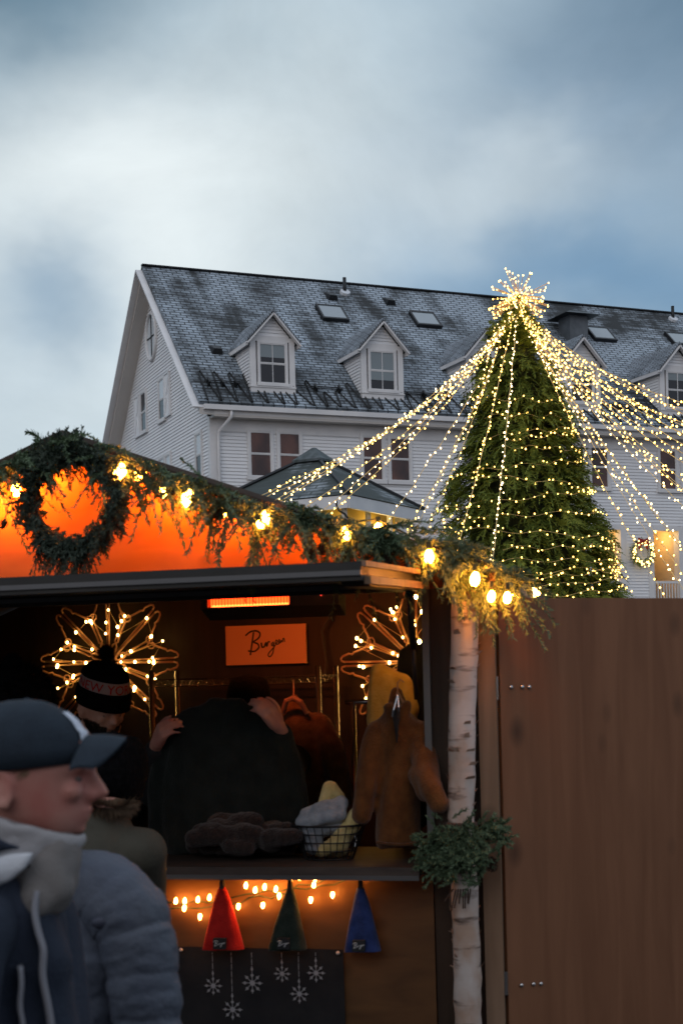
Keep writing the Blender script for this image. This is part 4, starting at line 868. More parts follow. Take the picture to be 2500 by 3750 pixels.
# coat hanger snowflakes
def hanger_proto():
    m_ = MB(); r0, L_ = .035, .335; mid = r0+L_*.5
    P = lambda x, y: V((x, y, 0)); w = .0052
    m_.tube([P(r0+.02, 0), P(r0+L_-.02, 0)], w, 6)
    for q in (-1, 1):
        e = mid+q*L_*.5
        m_.tube([P(e-q*.02, 0), P(e-q*.004, .004), P(e, .015), P(e-q*.008, .027), P(e-q*.04, .040), P(e-q*.058, .036), P(e-q*.064, .046), P(e-q*.10, .058), P(mid+q*.012, .083), P(mid, .088)], w, 6)
    m_.tube([P(mid, .085), P(mid, .105), P(mid+.010, .116), P(mid+.026, .116), P(mid+.034, .104), P(mid+.030, .092)], w*.75, 6)
    o = m_.build('hanger', M['hanger'], smooth=True); COL.objects.unlink(o); return o
HP = hanger_proto(); HPm = HP.copy(); md = HP.data.copy(); HPm.data = md
for v in md.vertices: v.co.y = -v.co.y
fb_ = emis('snowflake_fairy_light', (1, .55, .14), 26.); FBm = MB(); FBm.ell((0, 0, 0), (.0062, .0062, .0075), nu=8, nv=6); FB = FBm.build('fairy_light', fb_); COL.objects.unlink(FB)
fr = random.Random(9)
for px, lab, k0, k1 in ((400, 'big snowflake of tan coat hangers and fairy lights behind the man in the pom beanie', 0, 8), (1522, 'partly hidden coat hanger snowflake with fairy lights behind the mustard fleece', 0, 8)):
    c0 = SW(px, 2424, 1.90); F = thing('hanger_snowflake', c0, lab, 'wall decoration', 'coat hanger snowflakes on the back wall')
    bm4 = Matrix((( DS.x, 0, -DN.x, 0), (DS.y, 0, -DN.y, 0), (0, 1, 0, 0), (0, 0, 0, 1)))
    bm4 = Matrix(((DS.x, 0, DN.x, 0), (DS.y, 0, DN.y, 0), (0, 1, 0, 0), (0, 0, 0, 1)))
    for k in range(k0, k1):
        for q, pr in ((1, HP), (-1, HPm)):
            h = pr.copy(); h.name = 'hanger'; COL.objects.link(h); h.parent = F; ang_ = radians(45*k)+q*.018
            h.matrix_local = bm4 @ Matrix.Rotation(ang_, 4, 'Z') @ Matrix.Translation((0, q*.004, .004*q))
    cordp = []
    for i in range(58):
        an = fr.uniform(0, 2*pi); rd = fr.choice((.09, .14, .19, .22, .25, .29)); rd += fr.gauss(0, .015); an = round(an/(pi/8))*pi/8+fr.gauss(0, .06)
        p = c0+DS*rd*cos(an)+UP*rd*sin(an)-DN*.022; child_copy(FB, F, p, None, fr.uniform(.8, 1.2)); cordp.append((an, rd, p))
    m_ = MB(); cordp.sort(key=lambda t: t[0]); m_.tube([p+DN*.008 for _, _, p in cordp], .0016, 3, cap=False); m_.build('fairy_cord', M['wire'], F)
# chrome wire shelf rack
RKo = SW(890, 2600, 1.55); RK = thing('wire_rack', V((RKo.x, RKo.y, .1)), 'chrome wire shelving rack standing along the back wall under the sign', 'shelf rack')
za = SP(890, 2482, 1.55)[1]; zb_ = za-.035
for px, nn in ((555, 1.35), (650, 1.75), (1165, 1.35), (1231, 1.75)):
    s_ = SP(px, 2500, nn)[0]; m_ = MB(); m_.tube([S(s_, nn, .1), S(s_, nn, za+.045)], .013, 10); m_.build('post', M['steel'], RK, smooth=True)
for zz in (za, .6):
    m_ = MB(); s0, s1 = SP(556, 2500, 1.35)[0], SP(1164, 2500, 1.35)[0]
    for nn in (1.35, 1.75):
        ds_ = 0 if nn == 1.35 else (SP(650, 2500, 1.75)[0]-s0)*0
        m_.tube([S(s0, nn, zz), S(s1, nn, zz)], .0035, 5); m_.tube([S(s0, nn, zz-.032), S(s1, nn, zz-.032)], .0035, 5)
        zg = [S(s0+(s1-s0)*i/40, nn, zz-.032*(i % 2)) for i in range(41)]; m_.tube(zg, .0025, 4)
    for i in range(22): x = s0+(s1-s0)*i/21; m_.tube([S(x, 1.35, zz), S(x, 1.75, zz)], .0022, 4)
    m_.build('wire_shelf', M['steel'], RK)
# garment rail
gm_ = MB(); zr = SP(1320, 2570, .9)[1]; s0, s1 = SP(1262, 2570, .9)[0], SP(1540, 2570, .9)[0]; sp_ = SP(1292, 2600, .9)[0]
gm_.tube([S(s0, .9, zr), S(s1, .9, zr)], .010, 8); gm_.tube([S(sp_, .9, .1), S(sp_, .9, zr)], .012, 8); gm_.tube([S(s1-.02, .9, .1), S(s1-.02, .9, zr)], .012, 8); gm_.tube([S(sp_, .7, .11), S(sp_, 1.1, .11)], .012, 6); gm_.tube([S(s1-.02, .7, .11), S(s1-.02, 1.1, .11)], .012, 6)
GRo = gm_.build('garment_rail', M['steel'], origin=S((s0+s1)/2, .9, .1), smooth=True); tag(GRo, 'low chrome clothes rail standing beside the brown pullover', 'clothes rail')
# clothes
def cloth(name, m, prims, vox, label=None, cat=None, parent=None, origin=None, wrinkle=0, it=5, group=None):
    m_ = MB(); prims(m_); o = m_.build(name, m, parent, smooth=True, origin=origin, mod=blend(vox, it))
    if wrinkle:
        r0 = root_loc(o)
        me = o.data; 
        for v in me.vertices:
            q = v.co+r0; n_ = v.normal; k = mnoise.noise(V((q.x*13, q.y*13, q.z*3.6)))+.55*mnoise.noise(V((q.x*27+5, q.y*27, q.z*9))); v.co += n_*k*wrinkle
    if label: tag(o, label, cat, group)
    return o
def wool(name, c1, c2, ns=25, b=.5): return mat(name, c1, .95, c2, ns=ns, bump=b, bs=160, spec=.1, sheen=.2)
brown = wool('brown_wool', (.10, .035, .010), (.15, .056, .016)); mustard = wool('mustard_fleece', (.68, .36, .07), (.80, .47, .12)); greyknit = wool('grey_knit', (.20, .22, .25), (.33, .35, .39)); cream = wool('yellow_knit', (.55, .42, .16), (.70, .56, .27))
def pullover(n):
    Q = lambda x, y, dn=0.: SW(x, y, n+dn)
    def f(m_):
        ys = [(2588, 1425, 1480, .035), (2620, 1400, 1515, .05), (2655, 1378, 1548, .065), (2720, 1378, 1545, .07), (2800, 1382, 1540, .07), (2900, 1378, 1540, .072), (3000, 1376, 1538, .072), (3085, 1372, 1535, .07), (3105, 1376, 1530, .06)]
        rg = []
        for y, l, r, th in ys:
            a, b = Q(l, y), Q(r, y); c_ = (a+b)/2; h = (b-a)/2; rg.append([c_+h*cos(t)+DN*(th*sin(t))+h.normalized()*0 for t in np.linspace(0, 2*pi, 28, endpoint=False)])
        m_.rings(rg)
        pts = [Q(1532, 2685), Q(1556, 2770, -.05), Q(1566, 2850, -.11), Q(1590, 2905, -.15), Q(1606, 2940, -.16)]; rr_ = [.048, .047, .047, .042, .036]
        for i in range(4): m_.cap(pts[i], pts[i+1], rr_[i], rr_[i+1], 12)
        m_.cap(Q(1530, 2840, -.08), Q(1560, 2900, -.11), .036, .036, 12)
        pts = [Q(1388, 2685), Q(1362, 2780, -.03), Q(1340, 2880, -.05), Q(1322, 2985, -.05)]
        for i in range(3): m_.cap(pts[i], pts[i+1], [.050, .046, .042][i], [.046, .042, .036][i], 12)
        m_.cap(Q(1452, 2535, .03), Q(1456, 2600, .02), .022, .04, 12); m_.cap(Q(1418, 2590, -.03), Q(1448, 2680, -.06), .020, .016, 10); m_.cap(Q(1490, 2585, -.03), Q(1455, 2690, -.06), .022, .016, 10)
    return f
PULL = cloth('pullover', brown, pullover(.06), .009, 'brown wool pullover with a bent sleeve on a hanger, nearest the birch trunk', 'pullover', origin=SW(1440, 3100, .06), wrinkle=.010)
m_ = MB(); m_.tube([SW(1455, 2545, .0), SW(1440, 2600, -.015), SW(1436, 2625, -.01)], .004, 6); m_.tube([SW(1455, 2545, .0), SW(1459, 2590, -.015), SW(1460, 2605, -.01)], .004, 6); m_.build('zipper', M['steel'], PULL)
m_ = MB(); m_.tube([SW(1405, 2660, .06), SW(1455, 2535, .07), SW(1520, 2660, .06)], .008, 6); m_.tube([SW(1455, 2535, .07), SW(1455, 2500, .07), SW(1466, 2488, .07), SW(1478, 2498, .07)], .003, 6); o = m_.build('clothes_hanger', M['hanger'], origin=SW(1455, 2535, .07))
m2 = MB(); m2.rings([[SW(x-w_, y, n_), SW(x, y, n_-.006), SW(x+w_, y, n_), SW(x, y, n_+.02)] for x, y, w_, n_ in ((1450, 2592, 15, .010), (1450, 2630, 13, -.012), (1452, 2680, 6, -.026), (1453, 2720, 2.5, -.026))]); m2.build('neck_shade_patch', M['black_cloth'], PULL)  # dark cloth patch standing in for the shaded neck hole
m2 = MB(); m2.tube([SW(x, y, n_) for x, y, n_ in ((1380, 3085, -.015), (1420, 3092, -.03), (1470, 3094, -.03), (1530, 3088, -.015))], .006, 6); m2.build('hem', wool('brown_rib', (.06, .022, .007), (.09, .034, .01)), PULL)
FB2m = MB(); FB2m.ell((0, 0, 0), (.0062, .0062, .0075), nu=8, nv=6); FB2 = FB2m.build('fairy_light', emis('jamb_fairy_light', (1, .50, .10), 170.)); COL.objects.unlink(FB2)
fp = [SW(x, y, n_) for x, y, n_ in ((1500, 2150, .10), (1545, 2153, .16), (1522, 2186, .2), (1545, 2240, .2), (1515, 2290, .2), (1535, 2350, .2))]
m2 = MB(); m2.tube(fp, .0016, 4); o2 = m2.build('string_lights', M['wire'], origin=fp[0]); tag(o2, 'short string of fairy lights hanging inside the right jamb behind the strut', 'string lights')
for p in fp[1:]: child_copy(FB2, o2, p)
tag(o, 'wooden hanger inside the neck of the front brown pullover', 'hanger')
def pull2(m_):
    n = 1.0; Q = lambda x, y, dn=0.: SW(x, y, n+dn)
    rg = []
    for y, l, r, th in ((2585, 1045, 1105, .03), (2620, 1030, 1150, .05), (2660, 1010, 1185, .07), (2740, 1000, 1200, .08), (2850, 990, 1195, .085), (2980, 985, 1190, .085), (3080, 985, 1190, .08)):
        a, b = Q(l, y), Q(r, y); c_ = (a+b)/2; h = (b-a)/2; rg.append([c_+h*cos(t)+DN*(th*sin(t)) for t in np.linspace(0, 2*pi, 26, endpoint=False)])
    m_.rings(rg); pts = [Q(1170, 2655), Q(1210, 2740, -.02), Q(1235, 2830, -.03), Q(1255, 2925, -.03)]
    for i in range(3): m_.cap(pts[i], pts[i+1], [.058, .055, .05][i], [.055, .05, .042][i], 12)
    m_.cap(Q(1075, 2560), Q(1075, 2600), .02, .035, 10)
cloth('pullover', wool('dark_brown_wool', (.085, .036, .014), (.13, .056, .022)), pull2, .010, 'brown pullover on a hanger at the chrome rack, beside the held up jacket', 'pullover', origin=SW(1090, 3080, 1.0), wrinkle=.010)
m_ = MB(); m_.tube([SW(1035, 2610, .94), SW(1050, 2565, .92), SW(1075, 2556, .92), SW(1100, 2570, .92), SW(1125, 2612, .94)], .012, 8); m_.tube([SW(1075, 2556, .92), SW(1075, 2520, .95), SW(1075, 2490, 1.3)], .003, 5); o = m_.build('clothes_hanger', mat('pink_wood_hanger', (.30, .14, .10), .5), origin=SW(1075, 2560, .92)); tag(o, 'wooden hanger in the collar of the brown pullover on the chrome rack', 'hanger')
def fleece(m_):
    Q = lambda x, y, dn=0.: SW(x, y, .40+dn)
    m_.cap(Q(1385, 2475), Q(1385, 2640), .035, .05); m_.cap(Q(1390, 2462), Q(1470, 2510), .036, .045); m_.cap(Q(1470, 2500), Q(1490, 2600), .04, .05); m_.cap(Q(1400, 2620), Q(1450, 2900), .05, .07); m_.cap(Q(1480, 2600), Q(1480, 2900), .05, .07); m_.cap(Q(1430, 2500), Q(1440, 2600), .05, .06)
cloth('fleece_jacket', mustard, fleece, .010, 'mustard yellow fleece with its hood up, hanging behind the front brown pullover', 'jacket', origin=SW(1440, 2900, .40), wrinkle=.006)
def darkhang(m_):
    Q = lambda x, y, dn=0.: SW(x, y, .6+dn)
    m_.cap(Q(1490, 2400), Q(1485, 2600), .035, .05); m_.cap(Q(1530, 2370), Q(1530, 2620), .04, .06); m_.cap(Q(1510, 2600), Q(1520, 2950), .07, .09)
cloth('dark_jacket', M['black_cloth'], darkhang, .012, 'black jacket hanging by the right jamb behind the strut', 'jacket', origin=SW(1510, 2950, .6), wrinkle=.008)
# wire basket with knit hats
Bn = .06; bc = SW(1205, 3130, Bn); BK = thing('wire_basket', V((bc.x, bc.y, zC)), 'black wire basket on the counter holding grey and yellow knits', 'basket')
m_ = MB(); th_ = np.linspace(0, 2*pi, 28, endpoint=False)
def bring(h, k): rx = .088+.050*(h/.13); return [V((bc.x, bc.y, zC+.004+h))+DS*(rx*cos(t))+DN*(rx*.72*sin(t)) for t in th_]
for h in (0, .03, .06, .09, .12): m_.tube(bring(h, 0), .0026 if h < .12 else .0042, 5, closed=True)
for i in range(0, 28): m_.tube([bring(0, 0)[i], bring(.12, 0)[i]], .0018, 4)
for i in range(0, 14, 2): m_.tube([bring(0, 0)[i], bring(0, 0)[-i]], .002, 4)
m_.build('wire_mesh', M['black'], BK)
def inb(s, n, h): return V((bc.x, bc.y, zC+h))+DS*s+DN*n
def k1(m_):
    m_.cap(inb(-.09, -.03, .135), inb(.03, -.045, .165), .028, .034); m_.cap(inb(-.075, -.03, .165), inb(.055, -.03, .20), .026, .030); m_.cap(inb(-.07, 0, .10), inb(.02, .0, .13), .04, .045); m_.cap(inb(-.05, -.02, .05), inb(-.06, -.02, .11), .035, .042); m_.cap(inb(-.02, -.05, .145), inb(.05, -.045, .165), .022, .028)
cloth('knit_hat', greyknit, k1, .006, 'crumpled grey knit heaped on top in the wire basket', 'knit hat', origin=inb(0, 0, .1), wrinkle=.012)
def k2(m_):
    m_.cap(inb(.05, -.01, .07), inb(.112, -.02, .155), .030, .036); m_.cap(inb(-.02, -.028, .034), inb(.05, -.025, .06), .024, .032); m_.cap(inb(.02, -.03, .05), inb(.08, -.025, .11), .03, .03); m_.cap(inb(-.04, .01, .035), inb(.04, .015, .035), .028, .03)
cloth('knit_hat', cream, k2, .006, 'pale yellow knit showing through the lower right of the basket mesh', 'knit hat', origin=inb(.05, 0, .03), wrinkle=.004)
def k3(m_): m_.cap(inb(-.03, .05, .15), inb(.0, .05, .245), .035, .033); m_.cap(inb(0, .05, .24), inb(.03, .05, .215), .034, .026)
cloth('knit_hat', cream, k3, .006, 'yellow knit sticking up at the back of the basket', 'knit hat', origin=inb(0, .05, .15), wrinkle=.004)
# heap of brown knitwear on the counter
def heap(m_):
    Q = lambda x, y, dn=0.: SW(x, y, .02+dn); hr = random.Random(2)
    for i in range(22):
        x = hr.uniform(730, 1030); t = (x-880)/170; y = 3125-hr.random()*110*(1-t*t*.7); dn = hr.uniform(-.02, .16)
        c_ = SW(x, 3120, dn); c_.z = zC+.03+(3125-y)/5208*5*.95; m_.cap(c_-DS*hr.uniform(.02, .07), c_+DS*hr.uniform(.02, .07)+UP*hr.uniform(-.015, .015), .035, .032)
cloth('knitwear_heap', wool('dark_brown_knit', (.016, .011, .010), (.036, .022, .019), 60, .9), heap, .007, 'low heap of dark brown knitwear lying on the counter beside the basket', 'knitwear', origin=SW(880, 3120, .08), wrinkle=.012)
# banner with snowflakes on the front panel
sb0, zb0 = SP(600, 3466, -.012); sb1 = SP(1257, 3482, -.012)[0]
m_ = MB(); m_.grid(lambda u, v: S(sb0-.3+(sb1-sb0+.3)*u, -.012-.004*sin(u*17+v*3)*v, .12+(zb0-.12)*v), 40, 10); BAN = m_.build('banner', M['black_cloth'], origin=S(sb0, -.012, .12), smooth=True); tag(BAN, 'black cloth banner printed with pale snowflakes pinned below the counter', 'banner')
for px, py in ((663, 3478), (1237, 3490)): m_ = MB(); m_.ell(SW(px, py, -.022), .007); m_.build('pin', mat('white_pin', (.7, .6, .55), .5), BAN)
flake = mat('printed_snowflake', (.34, .33, .34), .8)
for px, py, sc_ in ((781, 3610, 1.), (852, 3697, 1.1), (924, 3600, 1.12), (1033, 3566, .9), (1096, 3640, 1.), (1157, 3563, .98)):
    c_ = SW(px, py, -.0175); m_ = MB(); r_ = .034*sc_
    def q2(x, y): return c_+DS*x+UP*y
    m_.add([q2(r_*.26*cos(t), r_*.26*sin(t)) for t in np.linspace(0, 2*pi, 14, endpoint=False)], [tuple(range(14))])
    for k in range(8):
        t = k*pi/4+pi/8*0; d = (cos(t), sin(t)); n_ = (-d[1], d[0])
        def pt(r, w): return q2(d[0]*r+n_[0]*w, d[1]*r+n_[1]*w)
        m_.add([pt(r_*.26, -.0012), pt(r_*1.0, -.0012), pt(r_*1.0, .0012), pt(r_*.26, .0012)], [(0, 1, 2, 3)])
        m_.add([pt(r_*.5, 0)-DN*.0004, pt(r_*.74, r_*.17)-DN*.0004, pt(r_*.9, 0)-DN*.0004, pt(r_*.74, -r_*.17)-DN*.0004], [(0, 1, 2, 3)])
    top = SW(px, 3488, -.0175); yy = c_.z+r_; zz = yy
    while zz < top.z-.002:
        z2 = min(zz+.022, top.z); p = V((c_.x, c_.y, 0)); m_.add([p+UP*zz-DS*.0011, p+UP*zz+DS*.0011, p+UP*z2+DS*.0011, p+UP*z2-DS*.0011], [(0, 1, 2, 3)]); zz = z2+.004
    m_.add([q2(0, r_*1.05)-DN*.0006, q2(.0045, r_*1.3)-DN*.0006, q2(0, r_*1.62)-DN*.0006, q2(-.0045, r_*1.3)-DN*.0006], [(0, 1, 2, 3)])
    m_.build('snowflake_print', flake, BAN)
# mini lights looped below the counter
mini = emis('warm_mini_light', (1, .36, .06), 95.); mb_ = MB(); mb_.rings([[V((r*cos(2*pi*k/8), r*sin(2*pi*k/8), z)) for k in range(8)] for r, z in ((.0045, -.009), (.0065, -.002), (.0055, .005), (.002, .012))]); MINI = mb_.build('light_bulb', mini, smooth=True); COL.objects.unlink(MINI)
E7 = lambda x, y, n=-.03: SW(500+x/1.2544, 3000+y/1.2544, n)
c1 = [(60, 395), (110, 380), (160, 382), (220, 388), (280, 372), (330, 385), (390, 370), (440, 360), (500, 345), (560, 338), (610, 325), (650, 345), (700, 340), (740, 300), (790, 302), (840, 290), (880, 272), (930, 262), (980, 255), (1015, 245), (1030, 262)]
c2 = [(60, 420), (150, 412), (200, 405), (290, 410), (350, 400), (420, 390), (480, 385), (520, 360), (560, 350), (620, 365), (660, 330), (720, 315), (780, 322), (850, 305), (910, 300), (930, 290), (1000, 265)]
m_ = MB(); m_.tube([E7(*p, -.022) for p in c1], .0028, 5); m_.tube([E7(*p, -.026) for p in c2], .0028, 5); ML = m_.build('string_lights', M['cord'], origin=E7(560, 340)); tag(ML, 'string of small amber lights looped along the panel under the counter', 'string lights')
for i, (x, y) in enumerate([(181, 376), (222, 376), (220, 408), (282, 370), (335, 360), (292, 447), (502, 305), (545, 326), (588, 312), (640, 322), (655, 352), (580, 395), (468, 400), (684, 265), (712, 268), (748, 268), (820, 272), (814, 302), (800, 370), (893, 237), (928, 237), (955, 252), (900, 347), (1030, 240)]):
    up_ = y < 380 and i not in (5, 10, 11, 12, 18, 22); child_copy(MINI, ML, E7(x, y, -.034), (0.2, .15, 0) if up_ else (pi-.2, .1, 0), 1.)
# three hats clipped under the counter
lab_m = mat('label_patch', (.012, .012, .014), .7); lab_w = mat('label_thread', (.5, .5, .5), .7)
for (ax, ay, lx, rx, by, colr, lbl, clipc) in ((393, 285, 305, 498, 600, ((.40, .010, .008), (.55, .018, .012)), 'red tapering hat clipped under the counter edge', 0), (705, 290, 607, 782, 600, ((.013, .022, .016), (.026, .036, .028)), 'dark green tapering hat clipped under the counter edge', 0), (1028, 290, 955, 1125, 610, ((.018, .03, .10), (.03, .05, .17)), 'blue tapering hat clipped under the counter edge', 0)):
    def pf(m_):
        rg = []
        for t in np.linspace(0, 1, 12):
            y = ay+25+(by-ay-25)*t; k = t**.8; cx_ = ax+((lx+rx)/2-ax)*t; hw_ = 14+((rx-lx)/2-14)*k
            a_, b_ = E7(cx_-hw_, y, -.055), E7(cx_+hw_, y, -.055); c_ = (a_+b_)/2; h = (b_-a_)/2; 
            rg.append([c_+h*cos(u)+DN*((.012+.016*t)*sin(u)+.006*sin(u*3+1)*t) for u in np.linspace(0, 2*pi, 24, endpoint=False)])
        m_.rings(rg)
    o = cloth('hanging_hat', wool('fleece_'+lbl.split()[0], *colr), pf, .0035, lbl, 'hat', origin=E7(ax, by, -.055), wrinkle=.004, it=3, group='hats clipped under the counter')
    m_ = MB(); p = E7(ax, ay, -.055); m_.hexa([p-DS*.008-UP*.025-DN*.012, p+DS*.008-UP*.025-DN*.012, p+DS*.008-UP*.025+DN*.012, p-DS*.008-UP*.025+DN*.012, p-DS*.006+UP*.012-DN*.006, p+DS*.006+UP*.012-DN*.006, p+DS*.006+UP*.012+DN*.006, p-DS*.006+UP*.012+DN*.006]); m_.tube([p, p+UP*.02+DS*.003, E7(ax+10, 235, -.05), E7(ax+4, 225, -.05)], .0016, 5); m_.build('clip', M['black'], o)
    lc = ((lx+rx)/2-22, by-28); m_ = MB(); P4 = [E7(lc[0]-28, lc[1]-24, -.094), E7(lc[0]+30, lc[1]-24, -.094), E7(lc[0]+28, lc[1]+26, -.096), E7(lc[0]-28, lc[1]+26, -.096)]; m_.hexa([P4[3], P4[2], P4[2]+DN*.02, P4[3]+DN*.02, P4[0], P4[1], P4[1]+DN*.02, P4[0]+DN*.02]); lb_ = m_.build('label', lab_m, o)
    m_ = MB()
    for st in SCRIPT: m_.tube([E7(lc[0]-26+(x-1128)*.29, lc[1]-14+(y-262)*.24, -.0985) for x, y in st], .0011, 4)
    m_.build('lettering', lab_w, lb_)
# ------------------------------------------------------------------ people
HS = [(.137, .012, .055, .022), (.128, -.030, .083, .045), (.113, -.058, .103, .062), (.095, -.070, .117, .071), (.073, -.077, .130, .076), (.047, -.080, .136, .077), (.030, -.079, .138, .0765), (.016, -.078, .1310, .075), (-.006, -.070, .1280, .071), (-.028, -.058, .1265, .066), (-.044, -.040, .1245, .061), (-.058, -.018, .120, .054), (-.070, .012, .114, .043), (-.079, .04, .104, .028)]
def head_prims(m_, T, neck=True):
    """T maps local (forward, left, up) metres, origin at the ear canal, to the world"""
    rg = []
    for z, xb, xf, w in reversed(HS):
        cx_, rx = (xb+xf)/2, (xf-xb)/2; r_ = []
        for t in np.linspace(0, 2*pi, 36, endpoint=False):
            c_, s_ = cos(t), sin(t); e = .86; x = cx_+rx*math.copysign(abs(c_)**e, c_); y = w*math.copysign(abs(s_)**.92, s_)*(1-.16*max(0, c_)**2); r_.append(T(x, y, z))
        rg.append(r_)
    m_.rings(rg)
    m_.cap(T(.131, 0, .024), T(.147, 0, -.006), .0085, .0105, 10); m_.cap(T(.131, 0, .0), T(.152, 0, -.012), .010, .0095, 10); m_.cap(T(.125, 0, -.018), T(.148, 0, -.016), .009, .0075, 8); m_.ell(T(.134, .011, -.016), .009); m_.ell(T(.134, -.011, -.016), .009)
    m_.cap(T(.120, -.018, -.039), T(.120, .018, -.039), .0055, .0055); m_.cap(T(.1275, -.009, -.0385), T(.1275, .009, -.0385), .0055, .0055)
    m_.cap(T(.117, -.015, -.0505), T(.117, .015, -.0505), .0055, .0055); m_.cap(T(.124, -.007, -.051), T(.124, .007, -.051), .0055, .0055)
    m_.ell(T(.108, 0, -.069), (.014, .014, .012)); m_.cap(T(.126, -.042, .031), T(.134, -.012, .029), .008, .008); m_.cap(T(.126, .042, .031), T(.134, .012, .029), .008, .008)
    for q in (-1, 1):
        m_.ell(T(.108, q*.038, -.006), (.02, .018, .016)); 
        ear = [T(.006+.017*cos(t)*(1.0 if sin(t) > 0 else .75)-.004*sin(t), q*(.079+.007*(.5-.5*cos(t))), .002+.030*sin(t)) for t in np.linspace(0, 2*pi, 18, endpoint=False)]
        m_.tube(ear, .0048, 7, closed=True); m_.ell(T(.006, q*.077, .002), .5, axes=(T(.03, 0, 0)-T(0, 0, 0), T(0, .012, 0)-T(0, 0, 0), T(0, 0, .05)-T(0, 0, 0)))
        m_.ell(T(.008, q*.081, -.024), .0075)
    if neck: m_.cap(T(.0, 0, -.03), T(-.035, 0, -.15), .056, .062, 16)
def frame(o, yaw, pitch=0., roll=0.):
    m3 = Matrix.Rotation(yaw, 3, 'Z') @ Matrix.Rotation(pitch, 3, 'Y') @ Matrix.Rotation(roll, 3, 'X'); o = V(o)
    return lambda x, y, z: o+m3 @ V((x, y, z))
def hand_prims(m_, T, curl=1.0, side=1):
    """palm from the wrist (origin) along +x; back of the hand faces +z; thumb leaves the palm at +y*side; fingers curl towards -z"""
    m_.cap(T(-.03, 0, 0), T(.02, 0, 0), .022, .024, 10); m_.cap(T(.02, .018, 0), T(.075, .026, .002), .018, .014, 8); m_.cap(T(.02, -.018, 0), T(.072, -.024, 0), .018, .014, 8); m_.cap(T(.02, 0, 0), T(.078, 0, .004), .02, .015, 8)
    for y, L_ in ((.030, (.040, .024, .019)), (.010, (.045, .028, .021)), (-.010, (.042, .026, .020)), (-.028, (.033, .020, .017))):
        a = .25*curl; p = V((.074+(.006 if abs(y) < .02 else 0), y*side, .003)); r_ = .0092 if abs(y) < .02 else .0084
        for i, l in enumerate(L_):
            a += (.55, .75, .5)[i]*curl; q = p+V((cos(a)*l, 0, -sin(a)*l)); m_.cap(T(*p), T(*q), r_, r_*.9, 8); p = q; r_ *= .9
    p0 = V((.015, .026*side, -.006)); p1 = p0+V((.032, .026*side, -.012)); p2 = p1+V((.028, .004*side, -.014*curl)); p3 = p2+V((.020, -.006*side, -.012*curl))
    m_.cap(T(*p0), T(*p1), .013, .0112, 8); m_.cap(T(*p1), T(*p2), .0112, .0098, 8); m_.cap(T(*p2), T(*p3), .0098, .008, 8)
def toF(a, x, up):  # hand frame: a origin, x direction of fingers, up direction of the back of the hand
    x = V(x).normalized(); z = (V(up)-x*V(up).dot(x)).normalized(); y = z.cross(x); a = V(a); return lambda i, j, k: a+x*i+y*j+z*k
class Body: pass
